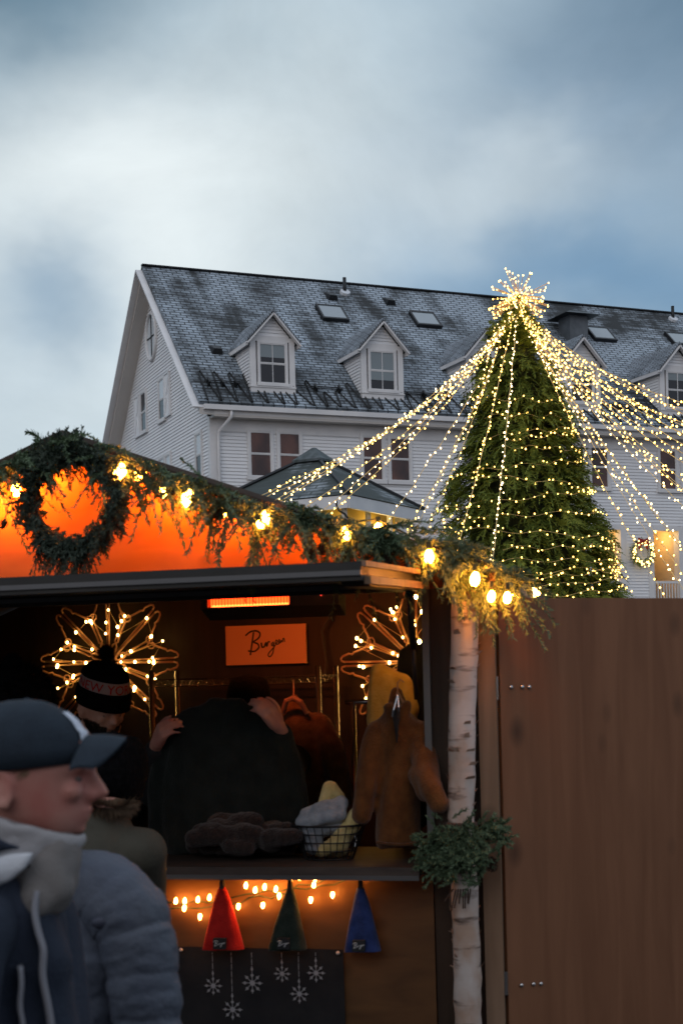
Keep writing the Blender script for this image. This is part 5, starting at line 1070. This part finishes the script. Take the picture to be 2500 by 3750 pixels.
def person(loc, yaw, ear, label, skin, hy=None, hpitch=0., hroll=0., arms=None, jacket=None, jname='jacket', trousers=None, vox=.0085, jr=1., hands=True, group=None, jvox=.013, jw=.007, shoulder=.185, lean=0.):
    """loc: feet on the ground; ear: world position of the head frame; arms: {side: (elbow, wrist, finger dir, back of hand dir, curl)} in world"""
    loc = V(loc); P = tag(bpy.data.objects.new('tmp', None), '', ''); bpy.data.objects.remove(P)
    T = frame(ear, yaw if hy is None else hy, hpitch, hroll); nb = T(-.035, 0, -.13); gz = loc.z; hN = nb.z-gz
    Bf = frame((0, 0, 0), yaw); F_ = Bf(1, 0, 0); Lf = Bf(0, 1, 0)
    pel = V((loc.x, loc.y, gz+hN*.63)); ch = nb.lerp(pel, .38)-F_*.01; sh = {q: nb-UP*.075+Lf*(q*shoulder) for q in (-1, 1)}
    arms = arms or {}
    J = {}
    for q in (-1, 1):
        if q in arms: J[q] = [V(arms[q][0]), V(arms[q][1])]
        else: e = sh[q]-UP*.29+Lf*(q*.04)-F_*.02; J[q] = [e, e-UP*.24+F_*.08]
    hip = {q: pel+Lf*(q*.09)-UP*.03 for q in (-1, 1)}; kn = {q: V((loc.x, loc.y, gz+hN*.34))+Lf*(q*.10)+F_*.02 for q in (-1, 1)}; an = {q: V((loc.x, loc.y, gz+.085))+Lf*(q*.11)-F_*.02 for q in (-1, 1)}
    m_ = MB(); head_prims(m_, T); m_.cap(ch, pel, .12, .12, 14); m_.cap(nb-UP*.08, ch, .10, .13, 14); m_.cap(sh[-1], sh[1], .06, .06, 10)
    for q in (-1, 1):
        m_.cap(sh[q], J[q][0], .048, .038, 10); m_.cap(J[q][0], J[q][1], .038, .026, 10); m_.cap(hip[q], kn[q], .078, .052, 10); m_.cap(kn[q], an[q], .05, .036, 10); m_.cap(an[q], an[q]+F_*.14-UP*.05, .036, .03, 8)
        w_ = J[q][1]
        if q in arms and len(arms[q]) > 2: hand_prims(m_, toF(w_, arms[q][2], arms[q][3]), arms[q][4] if len(arms[q]) > 4 else 1., arms[q][5] if len(arms[q]) > 5 else 1)
        else: d = (w_-J[q][0]).normalized(); hand_prims(m_, toF(w_, d, Lf*q), .45, 1 if q < 0 else -1)
    o = m_.build('person', skin, origin=loc, smooth=True, mod=blend(vox, 4)); tag(o, label, 'person', group)
    b = Body(); b.o = o; b.T = T; b.nb = nb; b.sh = sh; b.J = J; b.pel = pel; b.ch = ch; b.F = F_; b.L = Lf; b.hip = hip; b.kn = kn; b.an = an
    def jk(mm):
        mm.cap(nb-UP*.10, ch, .13*jr, .155*jr, 16); mm.cap(ch, pel-UP*.06, .155*jr, .155*jr, 16); mm.cap(sh[-1], sh[1], .078*jr, .078*jr, 12); mm.cap(nb-UP*.02, nb-UP*.1, .085, .10*jr, 12)
        for q in (-1, 1):
            mm.cap(sh[q], J[q][0], .075*jr, .064*jr, 12); e = J[q][0].lerp(J[q][1], .86); mm.cap(J[q][0], e, .064*jr, .048*jr, 12)
    if jacket:
        mm = MB(); jk(mm); jo = mm.build(jname, jacket, o, smooth=True, mod=blend(jvox, 5)); b.jo = jo
        for v in jo.data.vertices:
            q = v.co+loc; v.co += v.normal*(mnoise.noise(V((q.x*9, q.y*9, q.z*5)))+.5*mnoise.noise(V((q.x*19, q.y*19, q.z*11))))*jw
    def tr_(mm):
        mm.cap(pel+UP*.02, pel-UP*.08, .145, .15, 14)
        for q in (-1, 1): mm.cap(hip[q], kn[q], .092, .07, 12); mm.cap(kn[q], an[q]-UP*.02, .068, .055, 12)
    mm = MB(); tr_(mm); mm.build('trousers', trousers or M['black_cloth'], o, smooth=True, mod=blend(.016, 4))
    mm = MB()
    for q in (-1, 1): m1 = MB(); m1.cap(an[q]-UP*.035-F_*.04, an[q]+F_*.15-UP*.05, .044, .036, 10); m1.cap(an[q]+UP*.03, an[q]-UP*.04, .05, .05, 10); m1.build('shoe', M['black'], o, smooth=True, mod=blend(.010, 3))
    return b
def eyes(b, iris=(.05, .04, .035)):
    for q in (-1, 1): m_ = MB(); m_.ell(b.T(.1130, q*.032, .0125), .0094, nu=12, nv=8); m_.build('eye', mat('eye_white', (.16, .12, .11), .5, spec=.1), b.o, smooth=True); m_ = MB(); m_.ell(b.T(.1200, q*.0325, .0125), (.0033, .0033, .0033)); m_.build('iris', M['black'], b.o)
def knit_cap(b, m, lo=.045, top=.158, k=1.12, name='beanie', brim=None, tilt=0.):
    m_ = MB(); rg = []
    def at_(z):
        for (za, ba, fa, wa), (zb, bb2, fb2, wb2) in zip(HS, HS[1:]):
            if zb <= z <= za: t = (za-z)/(za-zb); return ba+(bb2-ba)*t, fa+(fb2-fa)*t, wa+(wb2-wa)*t
        return HS[0][1:]
    for i in range(14):
        t = i/13; z = lo+(.132-lo)*t; xb, xf, w = at_(min(z, .1365)); g = (top-.137)*t**3
        cx_, rx, w = (xb+xf)/2, (xf-xb)/2*k+.006, w*k+.006
        if t > .8: f_ = sqrt(max(1-((t-.8)/.2)**2, .0025)); cx_ = cx_; rx = max(rx, .06)*f_ if t > .93 else rx; w = max(w, .04)*f_ if t > .93 else w
        rg.append([b.T(cx_+rx*cos(u), w*sin(u), z+g+tilt*(.03-(cx_+rx*cos(u)))*1.) for u in np.linspace(0, 2*pi, 40, endpoint=False)])
    m_.rings(rg); o = m_.build(name, m, b.o, smooth=True)
    return o
def pom(b, c, r, m):
    pr = random.Random(1); m_ = MB()
    for i in range(420):
        u_ = pr.uniform(-1, 1); ph = pr.uniform(0, 6.28); d = V((cos(ph)*sqrt(1-u_*u_), sin(ph)*sqrt(1-u_*u_), u_)); s_ = d.orthogonal().normalized()*.004; m_.add([c+d*r*.3-s_, c+d*r*.3+s_, c+d*r*pr.uniform(.85, 1.12)], [(0, 1, 2)])
    m_.ell(c, r*.8); m_.build('pompom', m, b.o)
# --- man in the cap, close to the camera, looking to the right
skin2 = mat('ruddy_skin', (.50, .25, .20), .5, (.44, .16, .13), ns=14, lo=.4, hi=.7, spec=.35)
ear = at(35, 2884, 2.3); navy = mat('navy_softshell', (.012, .018, .034), .85, (.02, .028, .048), ns=10, bump=.3, bs=120)
man = person((ear.x-.05, ear.y, 0), 0, ear, 'man in a navy baseball cap seen in profile, facing right close by', skin2, jacket=navy, jname='navy_jacket', vox=.0055, jr=.95, jw=.006)
eyes(man)
MP = lambda px, py, dy=0.: at(px, py, 2.3+0)+V((0, dy, 0))
capm = mat('navy_cap_cloth', (.008, .016, .027), .85, (.013, .024, .038), ns=30, bump=.4, bs=300)
cpt = [(0, 334, -168), (.25, 326, -165), (.5, 313, -145), (.7, 280, -110), (.83, 240, -70), (.93, 195, -25), (.985, 155, 30), (1, 120, 70)]
m_ = MB(); rg = []
for t, xf, xb in cpt:
    py = 2808-(2808-2562)*t; w = .0865*sqrt(max(1-t**2.6, .01)); cx_, rx = (xf+xb)/2, (xf-xb)/2; r_ = []
    for u in np.linspace(0, 2*pi, 44, endpoint=False):
        px = cx_+rx*cos(u); yy = py+(22*(1-t)*(-cos(u)) if t < .5 else 0); r_.append(MP(px, yy, w*sin(u)))
    rg.append(r_)
m_.rings(rg); CAP = m_.build('baseball_cap', capm, man.o, smooth=True)
def brim(u, v):
    v = v*2-1; xa, ya = 316-26*v*v, 2690+112*abs(v)**1.7; le = 1-abs(v)**3.0
    xt, yt = 316+150*sqrt(max(1-v*v*.86, 0)), 2700+98*abs(v)**1.8
    return MP(xa+(xt-xa)*u, ya+(yt-ya)*u-6*sin(pi*u), .0865*v*(1-.10*u))
m_ = MB(); m_.grid(brim, 10, 22); m_.grid(lambda u, v: brim(u, v)-UP*.0035, 10, 22); m_.build('brim', capm, CAP, smooth=True)
m_ = MB()
def fpatch(u, v):
    t = .16+.66*v; u2 = (u-.5)*.7
    for (ta, fa, ba), (tb, fb2, bb2) in zip(cpt, cpt[1:]):
        if ta <= t <= tb: k = (t-ta)/(tb-ta); xf = fa+(fb2-fa)*k; xb = ba+(bb2-ba)*k; break
    w = .0865*sqrt(max(1-t**2.6, .01)); cx_, rx = (xf+xb)/2, (xf-xb)/2
    return MP(cx_+(rx+5)*cos(u2), 2808-246*t-(22*(1-t)*cos(u2) if t < .5 else 0), (w+.003)*sin(u2))
m_.grid(fpatch, 14, 10); m_.build('front_patch', mat('white_embroidery', (.50, .54, .62), .8), CAP, smooth=True)
m_ = MB(); m_.ell(MP(100, 2566, 0), (.008, .008, .004)); m_.build('button', capm, CAP)
# short hair below the cap
hm = MB(); hr = random.Random(8)
for i in range(1500):
    x = hr.uniform(-.078, .052); z = hr.uniform(-.05, .055)
    if x > .0 and (z < .0 + .35*x or hr.random() < .55 or x > .03 and z < .02): continue
    if x < -.0 and z < -.03-.3*(x+.0): continue
    if -.02 < x < .03 and z < .035: continue
    for (za, ba, fa, wa), (zb, bb2, fb2, wb2) in zip(HS, HS[1:]):
        if zb <= z <= za: k = (za-z)/(za-zb); xb, xf, w = ba+(bb2-ba)*k, fa+(fb2-fa)*k, wa+(wb2-wa)*k; break
    c_ = (xb+xf)/2; s_ = sqrt(max(1-((x-c_)/((xf-xb)/2))**2, 0))
    for q in (-1, 1):
        p = man.T(x, q*w*s_*1.0, z); d = man.T(x-.010, q*(w*s_+.002), z-.008)-p; m2 = V((0, 0, .0012)); hm.add([p-m2, p+m2, p+d*hr.uniform(.7, 1.3)], [(0, 1, 2)])
hm.build('hair', mat('sandy_hair', (.20, .13, .075), .7), man.o)
# stand collar and zip edges
colm = mat('pale_fleece_collar', (.34, .325, .335), .9, (.38, .365, .37), ns=6, bump=.25, bs=260)
def collar_ring(f, bk, zf, zb2, w, off=0.):
    r_ = []
    for u in np.linspace(0, 2*pi, 48, endpoint=False):
        cxm, rx = (f+bk)/2, (f-bk)/2; c_ = cos(u); k = (c_+1)/2; px = cxm+rx*c_; py = zb2+(zf-zb2)*k**1.15; r_.append(MP(px, py, w*sin(u)))
    return r_
rings_o = [collar_ring(300, -270, 3058, 2868, .098), collar_ring(309, -275, 3075, 2885, .104), collar_ring(304, -278, 3100, 2910, .105), collar_ring(290, -285, 3135, 2950, .104), collar_ring(275, -300, 3160, 2990, .108), collar_ring(262, -310, 3185, 3030, .116)]
rings_i = [collar_ring(250, -300, 3180, 3030, .108), collar_ring(264, -285, 3150, 2985, .10), collar_ring(284, -265, 3110, 2950, .098), collar_ring(290, -262, 3066, 2876, .093)]
m_ = MB(); m_.rings(rings_o+rings_i, False); m_.rings([rings_i[-1], rings_o[0]], False); cr_ = m_.build('stand_collar', colm, man.o, smooth=True, mod=lambda o: setattr(o.modifiers.new('s', 'SUBSURF'), 'levels', 1))
def crumple(o, amp, fx, fz):
    r0 = root_loc(o)
    for v in o.data.vertices:
        q = v.co+r0; v.co += v.normal*amp*(mnoise.noise(V((q.x*fx, q.y*fx, q.z*fz)))+.5*mnoise.noise(V((q.x*fx*2.3+3, q.y*fx*2.3, q.z*fz*2.3))))
crumple(cr_, .006, 18, 30)
def flap(name, poly, m, d0, th=.008):
    cx_ = sum(p[0] for p in poly)/len(poly); cy_ = sum(p[1] for p in poly)/len(poly); F_ = lambda x, y, o: MP(x, y, d0+o-.00022*(120-x)*.5+.00012*abs(y-cy_))
    mm = MB(); n_ = len(poly); fr_ = [F_(x, y, -th) for x, y in poly]; bk = [F_(x, y, th) for x, y in poly]; c1 = F_(cx_, cy_, -th*1.8); c2 = F_(cx_, cy_, th)
    mm.add(fr_+bk+[c1, c2], [(2*n_, i, (i+1) % n_) for i in range(n_)]+[(2*n_+1, n_+(i+1) % n_, n_+i) for i in range(n_)]+[(i, n_+i, n_+(i+1) % n_, (i+1) % n_) for i in range(n_)])
    return mm.build(name, m, man.o, smooth=True, mod=blend(.005, 4))
flap('collar_lapel', [(180, 3092), (158, 3140), (112, 3182), (40, 3214), (-60, 3245), (-260, 3300), (-260, 3120), (-60, 3116), (40, 3104), (110, 3090)], mat('white_fleece_lining', (.50, .52, .57), .9, (.58, .59, .62), ns=8, bump=.25, bs=200), -.128)
flap('inner_shade_flap', [(172, 3084), (110, 3078), (40, 3092), (-60, 3104), (-260, 3110), (-260, 2930), (-60, 2968), (20, 3008), (90, 3052)], navy, -.122)  # navy flap put in for the shadowed inside of the jacket
zpt = mat('zip_tape', (.21, .21, .235), .7)
m_ = MB()
def ribbon(mm, pts, hw):
    P_ = []
    for i in range(len(pts)-1):
        for j in range(4): P_.append(tuple(pts[i][k]+(pts[i+1][k]-pts[i][k])*j/4 for k in range(3)))
    P_.append(pts[-1])
    for _ in range(3): P_ = [P_[0]]+[tuple((P_[i-1][k]+2*P_[i][k]+P_[i+1][k])/4 for k in range(3)) for i in range(1, len(P_)-1)]+[P_[-1]]
    mm.rings([[MP(x-hw, y, d+.012), MP(x-hw*.5, y, d-.006), MP(x+hw*.5, y+3, d-.008), MP(x+hw, y+4, d+.004), MP(x, y, d+.02)] for x, y, d in P_])
zl = [(186, 3225, -.100), (178, 3290, -.115), (200, 3370, -.125), (222, 3420, -.13), (214, 3500, -.135), (240, 3620, -.135), (258, 3760, -.135), (270, 3900, -.135)]
ribbon(m_, zl, 14)
m_.build('zip_edge', zpt, man.o, smooth=True)
m_ = MB(); z2 = [(150, 3470, -.15), (158, 3530, -.155), (150, 3600, -.158), (168, 3680, -.158), (150, 3780, -.158)]
ribbon(m_, z2, 10)
m_.build('zip_edge', zpt, man.o, smooth=True)
def chestf(mm):
    mm.cap(MP(60, 3380, -.05), MP(110, 3900, -.05), .085, .10, 14); mm.cap(MP(-80, 3330, -.08), MP(-40, 3900, -.1), .09, .1, 14); mm.cap(MP(95, 3300, -.06), MP(130, 3500, -.06), .05, .075, 12); mm.cap(MP(90, 3400, .06), MP(110, 3900, .06), .08, .1, 12)
m_ = MB(); chestf(m_); m_.build('jacket_front', navy, man.o, smooth=True, mod=blend(.012, 6))
# --- person in a quilted jacket behind him
ear = at(55, 2905, 2.95); puff = mat('blue_grey_puffer', (.066, .078, .108), .6, (.080, .090, .115), ns=8, bump=.5, bs=45, spec=.3)
py_ = radians(-62); pf = person((ear.x+.10, ear.y+.03, 0), py_, ear, 'person in a blue grey quilted puffer jacket, face hidden behind the man in the cap', M['skin'], hy=radians(-20), jacket=puff, jname='jacket_lining', jr=.92)
knit_cap(pf, M['black_knit'])
def qx(s_, n_=0.): return .0085*(abs(sin(pi*s_/.088))**.45-.6)
m_ = MB(); cN = at(318, 3200, 2.98); zt = cN.z; axx = pf.L; fxx = pf.F
rg = []
c0 = V((at(262, 3400, 2.98).x, 2.98, 0)); nz_ = 120
for i in range(nz_):
    d = i/(nz_-1)*.78; z = at(262, 3142, 2.98).z-d
    w = .075+.135*min(1, (max(d-.0, 0)/.10))**.55 if d < .12 else .212+.012*sin(d*3); w = min(w, .215)
    if d < .03: w = .075
    dp = min(.075+.09*min(1, d/.2), .16)+qx(d)
    rg.append([c0+UP*z+axx*((w+qx(d)*.8)*cos(u)*(1 if True else 0))+fxx*(dp*sin(u))+UP*(-.05*abs(cos(u))**2*(1 if d < .12 else .3)) for u in np.linspace(0, 2*pi, 56, endpoint=False)])
m_.rings(rg)
def sleeve(mm, pts, rads, seg=.085):
    L_ = [0]
    for a, b in zip(pts, pts[1:]): L_.append(L_[-1]+(b-a).length)
    P_, R_ = [], []
    n_ = 90
    for i in range(n_+1):
        s_ = L_[-1]*i/n_; k = max(j for j in range(len(L_)) if L_[j] <= s_+1e-9); k = min(k, len(pts)-2); t = (s_-L_[k])/(L_[k+1]-L_[k]); t2 = t
        P_.append(pts[k].lerp(pts[k+1], t)); R_.append(rads[k]+(rads[k+1]-rads[k])*t+qx(s_)*.9)
    for _ in range(4): P_ = [P_[0]]+[(P_[i-1]+P_[i]*2+P_[i+1])/4 for i in range(1, n_)]+[P_[-1]]
    mm.tube(P_, R_, 30)
PJ = m_.build('puffer_jacket', puff, pf.o, smooth=True); crumple(PJ, .006, 22, 30)
m_ = MB(); sleeve(m_, [at(300, 3255, 2.96), at(400, 3280, 2.92), at(480, 3370, 2.89), at(520, 3520, 2.87), at(540, 3760, 2.84), at(545, 3950, 2.82)], [.078, .084, .080, .074, .068, .06]); crumple(m_.build('sleeve', puff, PJ, smooth=True), .006, 22, 34)
m_ = MB(); sleeve(m_, [at(70, 3250, 3.05), at(20, 3400, 3.08), at(10, 3760, 3.05)], [.07, .072, .062]); m_.build('sleeve', puff, PJ, smooth=True)
m_ = MB(); nn = at(275, 3120, 2.98); m_.rings([[nn+UP*h+axx*(r*cos(u))+fxx*(r*.9*sin(u)) for u in np.linspace(0, 2*pi, 30, endpoint=False)] for h, r in ((-.09, .085), (-.06, .080), (-.02, .074), (-.004, .072), (-.01, .065), (-.07, .068))]); m_.build('puffer_collar', puff, PJ, smooth=True)
m_ = MB(); lg = at(402, 3372, 2.98); lg = V((lg.x, 0, lg.z)); ll = at(395, 3378, 2.832); m_.ell(ll, .5, axes=(V((.066, .004, 0)), V((0, .03, 0)), V((0, -.006, .030)))); m_.build('chest_emblem', mat('emblem_dark', (.045, .05, .075), .6), PJ, smooth=True)
# --- customer in an olive coat with a fur trimmed hood, seen from behind
ear = at(395, 2862, 4.25); olive = mat('olive_coat', (.040, .036, .026), .85, (.055, .05, .036), ns=8, bump=.3, bs=60)
cu = person((at(385, 3300, 4.3).x, 4.3, 0), radians(75), ear, 'customer in an olive coat with a fur trimmed hood, back turned at the counter', M['skin'], hpitch=.1, jacket=olive, jname='olive_coat', jr=.95, shoulder=.125, arms={-1: (at(535, 3330, 4.35), at(560, 3480, 4.6)), 1: (at(250, 3350, 4.2), at(330, 3500, 4.6))})
knit_cap(cu, M['black_knit'], lo=-.078, k=1.27)
m_ = MB(); 
def coat_body(mm):
    mm.cap(at(380, 3070, 4.3), at(380, 3250, 4.3), .10, .14, 14); mm.cap(at(380, 3250, 4.3), at(390, 3800, 4.3), .14, .17, 14); mm.cap(at(405, 3070, 4.25), at(460, 3180, 4.28), .075, .08, 12); mm.cap(at(460, 3180, 4.28), at(520, 3330, 4.3), .08, .068, 12); mm.cap(at(520, 3330, 4.3), at(585, 3470, 4.4), .064, .048, 12)
mm = MB(); coat_body(mm); mm.build('coat_back', olive, cu.o, smooth=True, mod=blend(.014, 5))
fur = MB(); fr2 = random.Random(6); fc = at(405, 2945, 4.25)
for i in range(2600):
    th = fr2.uniform(0, 6.28); ph = fr2.gauss(0, 1.0); rr_ = .058; cth = V((cos(th)*.050, sin(th)*.09, .012*sin(2*th))); p = fc+cth+V((0, -.01, 0)); d = V((cos(th)*cos(ph), sin(th)*cos(ph)-.3, sin(ph))).normalized(); s_ = d.orthogonal().normalized()*.0022; e = p+d*fr2.uniform(.028, .05)-UP*.008; fur.add([p+d*.01-s_, p+d*.01+s_, e], [(0, 1, 2)])
fur.ell(fc, (.062, .08, .04)); fur.build('fur_trim', mat('brown_fur', (.075, .045, .028), .9, (.13, .085, .05), ns=35), cu.o)
# --- vendor with the pom beanie
ear = SW(360, 2600, .50); ven = person(S(SP(360, 2600, .50)[0]-.03, .55, .1), radians(-45), ear, 'bearded man in a striped pom beanie looking down inside the stall', mat('vendor_skin', (.66, .36, .26), .5, (.55, .26, .18), ns=13), hy=radians(-52), hpitch=.30, jacket=M['black_cloth'], jname='black_jacket')
eyes(ven); bn_ = knit_cap(ven, M['black_knit'], lo=.036, top=.215, k=1.17, tilt=.0)
def ring_band(b, z0, z1, k, m, name, par):
    m_ = MB(); r_ = []
    for z in (z0, z1):
        r_.append([b.T(.029+(.128*k)*cos(u), .098*k*sin(u), z) for u in np.linspace(0, 2*pi, 40, endpoint=False)])
    m_.rings(r_, False); return m_.build(name, m, par, smooth=True)
m_ = MB(); m_.rings([[ven.T(.029+.121*k*cos(u), .092*k*sin(u), z) for u in np.linspace(0, 2*pi, 40, endpoint=False)] for z, k in ((.036, 1.), (.034, 1.09), (.060, 1.13), (.100, 1.11), (.106, 1.02))], False); m_.build('folded_cuff', M['black_knit'], bn_, smooth=True)
m_ = MB(); m_.rings([[ven.T(.027+.118*k*cos(u), .09*k*sin(u), z) for u in np.linspace(0, 2*pi, 40, endpoint=False)] for z, k in ((.104, 1.045), (.125, 1.04), (.150, .985))], False); m_.build('stripe', mat('pale_knit_stripe', (.42, .32, .30), .9), bn_, smooth=True)
m_ = MB(); m_.rings([[ven.T(.024+.118*k*cos(u), .09*k*sin(u), z) for u in np.linspace(0, 2*pi, 40, endpoint=False)] for z, k in ((.149, 1.0), (.17, .93), (.192, .72), (.204, .35), (.207, .05))]); m_.build('crown', M['black_knit'], bn_, smooth=True)
fc_ = bpy.data.curves.new('t', 'FONT'); fc_.body = 'NEW YORK'; fc_.size = .050; fc_.align_x = 'CENTER'; fc_.extrude = 0; to = bpy.data.objects.new('t', fc_); TS.collection.objects.link(to); 
with bpy.context.temp_override(scene=TS, view_layer=TS.view_layers[0]): tm = bpy.data.meshes.new_from_object(to.evaluated_get(bpy.context.evaluated_depsgraph_get())); bpy.data.objects.remove(to)
bmt = bmesh.new(); bmt.from_mesh(tm); bmesh.ops.subdivide_edges(bmt, edges=bmt.edges, cuts=1); m_ = MB()
tv = []
for v in bmt.verts:
    u = -.50+v.co.x*1.12/.113*1.05; kk = 1.06-.055*(v.co.y/.04); z = .109+v.co.y*1.0
    tv.append(ven.T(.0265+.118*kk*cos(u)+.002*cos(u), .09*kk*sin(u)+.002*sin(u), z))
m_.add(tv, [tuple(q.index for q in f.verts) for f in bmt.faces]); m_.build('lettering', mat('red_knit_letters', (.50, .012, .012), .9), bn_); bmt.free()
pom(ven, ven.T(.01, 0, .240), .040, M['black_knit'])
# beard
bd = MB(); br = random.Random(12)
for i in range(5000):
    z = br.uniform(-.085, -.012); u = br.uniform(-1.9, 1.9)
    if abs(u) < .75 and z > -.03: continue
    if abs(u) < .35 and -.056 < z < -.036: continue
    for (za, ba, fa, wa), (zb, bb2, fb2, wb2) in zip(HS, HS[1:]):
        if zb <= z <= za: k = (za-z)/(za-zb); xb, xf, w = ba+(bb2-ba)*k, fa+(fb2-fa)*k, wa+(wb2-wa)*k; break
    else: xb, xf, w = HS[-1][1:]
    p = ven.T((xb+xf)/2+(xf-xb)/2*cos(u), w*sin(u)*.93, z); d = ven.T((xb+xf)/2+((xf-xb)/2+.008)*cos(u), (w+.008)*sin(u)*.93, z-.016)-p; s_ = ven.T(0, .0014, 0)-ven.T(0, 0, 0); bd.add([p-s_, p+s_, p+d], [(0, 1, 2)])
bd.build('beard', mat('dark_beard', (.030, .022, .018), .8), ven.o)
# --- person holding a dark jacket up by its shoulders
ear = SW(918, 2608, .95); e0 = SP(930, 2560, .95)
hR = SW(1022, 2660, .19); hL = SW(574, 2722, .19)
hold = person(S(e0[0]-.02, 1.0, .1), radians(-110), ear, 'person in a black beanie holding up a dark jacket, face hidden behind it', M['skin'], hy=radians(-100), jacket=M['black_cloth'], jname='dark_sweater',
  arms={1: (SW(1050, 2860, .45), hR, SW(960, 2575, .12)-hR, -DN*.9+UP*.5+DS*.4, .8, -1), -1: (SW(560, 2900, .48), hL, SW(610, 2650, .12)-hL, -DN*.9+UP*.2-DS*.5, .9, 1)}, vox=.006)
knit_cap(hold, M['black_knit'], lo=.0, top=.17, k=1.14)
# the jacket they hold
hj = mat('charcoal_fleece', (.011, .014, .013), .95, (.017, .021, .019), ns=14, bump=.5, bs=120, spec=.1, sheen=.1)
def heldj(m_):
    n = .20; Q = lambda x, y, dn=0.: SW(x, y, n+dn); rg = []
    for y, l, r, th in ((2575, 760, 890, .012), (2590, 690, 950, .022), (2615, 640, 995, .03), (2660, 615, 1030, .04), (2720, 608, 1048, .045), (2800, 604, 1058, .05), (2900, 602, 1066, .05), (3000, 600, 1072, .055), (3090, 598, 1075, .06), (3128, 605, 1070, .05)):
        a, b = Q(l, y), Q(r, y); c_ = (a+b)/2; h = (b-a)/2; rg.append([c_+h*math.copysign(abs(cos(t))**.8, cos(t))+DN*(th*sin(t)) for t in np.linspace(0, 2*pi, 60, endpoint=False)])
    m_.rings(rg); m_.cap(Q(780, 2570), Q(880, 2572), .018, .018); pts = [Q(1030, 2690, .03), Q(1065, 2800, .04), Q(1085, 2950, .04), Q(1085, 3090, .04)]
    for i in range(3): m_.cap(pts[i], pts[i+1], .05, .048, 12)
    pts = [Q(625, 2680, .03), Q(600, 2800, .05), Q(585, 2950, .05), Q(590, 3090, .04)]
    for i in range(3): m_.cap(pts[i], pts[i+1], .05, .048, 12)
cloth('held_jacket', hj, heldj, .010, 'charcoal jacket held up by its shoulders, hiding the person behind it', 'jacket', origin=SW(840, 3120, .20), wrinkle=.012)
m_ = MB(); m_.hexa([SW(700, 2578, .29), SW(716, 2578, .29), SW(716, 2578, .295), SW(700, 2578, .295), SW(700, 2566, .29), SW(716, 2566, .29), SW(716, 2566, .295), SW(700, 2566, .295)]);
# --- person with a fuzzy dark hat at the far left
ear = SW(50, 2590, .35); fl = person(S(SP(50, 2590, .35)[0], -.35, 0), radians(70), SW(50, 2600, -.35), 'person in a fuzzy black pom hat half hidden behind the man in the cap', M['skin'], jacket=M['black_cloth'], jname='black_jacket')
knit_cap(fl, M['black_knit'], lo=-.02, top=.16, k=1.2); pom(fl, fl.T(.0, 0, .155), .045, M['black_knit'])
m_ = MB(); pr = random.Random(3)
for i in range(900):
    u_ = pr.uniform(-.2, 1); ph = pr.uniform(0, 6.28); d = V((cos(ph)*sqrt(1-u_*u_), sin(ph)*sqrt(1-u_*u_), u_)); c_ = fl.T(.02, 0, .035); s_ = d.orthogonal().normalized()*.004; p = c_+V((d.x*.125, d.y*.125, d.z*.12)); m_.add([p-s_, p+s_, p+d*pr.uniform(.012, .03)], [(0, 1, 2)])
m_.build('hat_fuzz', M['black_knit'], fl.o)
# ------------------------------------------------------------------ hoodie front under the collar, and unseen stalls added behind the viewer to shade the foreground
m_ = MB(); m_.cap(MP(200, 3120, -.04), MP(170, 3270, -.075), .040, .035, 12); m_.cap(MP(215, 3120, -.02), MP(190, 3240, -.05), .045, .05, 12); m_.build('hoodie', mat('beige_hoodie', (.17, .155, .15), .95, (.20, .185, .175), ns=8, bump=.3, bs=220), man.o, smooth=True, mod=blend(.008, 6)); crumple([c for c in man.o.children if c.name.startswith('hoodie')][0], .008, 20, 16)
pw = woodmat('shade_stall_wood', (.05, .03, .02), (.09, .055, .035))
def shade_stall(x, lab):
    t = thing('market_stall', V((x, -2.4, 0)), lab, 'market stall', 'unseen stalls added for shade')
    P = lambda a, n, z: V((x+a, -1.35-n, z))
    m_ = MB(); m_.boxf(P, -1.55, 1.55, 0, .04, .05, 1.0); m_.boxf(P, -1.55, -1.3, 0, .04, 1.0, 2.2); m_.boxf(P, 1.3, 1.55, 0, .04, 1.0, 2.2); m_.add([P(-1.55, 0, 2.2), P(1.55, 0, 2.2), P(1.55, 0, 2.35), P(0, 0, 2.95), P(-1.55, 0, 2.35)], [(0, 1, 2, 3, 4)]); m_.build('front_wall', pw, t)
    m_ = MB(); m_.boxf(P, -1.55, 1.55, 2.06, 2.1, .05, 2.35); m_.build('back_wall', pw, t)
    for q in (-1, 1): m_ = MB(); m_.boxf(P, q*1.53-.02, q*1.53+.02, .04, 2.06, .05, 2.3); m_.build('side_wall', pw, t)
    for q in (-1, 1): m_ = MB(); m_.hexa([P(0, -.15, 2.95), P(q*1.68, -.15, 2.3), P(q*1.68, 2.25, 2.3), P(0, 2.25, 2.95), P(0, -.15, 3.0), P(q*1.68, -.15, 2.35), P(q*1.68, 2.25, 2.35), P(0, 2.25, 3.0)]); m_.build('roof', roofm, t)
    m_ = MB(); m_.boxf(P, -1.3, 1.3, -.12, .35, 1.0, 1.04); m_.build('counter', M['counter'], t)
shade_stall(-3.4, 'added unseen brown stall shading the foreground, opposite the man in the cap'); shade_stall(0, 'added unseen brown stall shading the foreground, opposite the lit snowflakes'); shade_stall(3.4, 'added unseen brown stall shading the foreground, opposite the open door')
bpy.data.scenes.remove(TS)
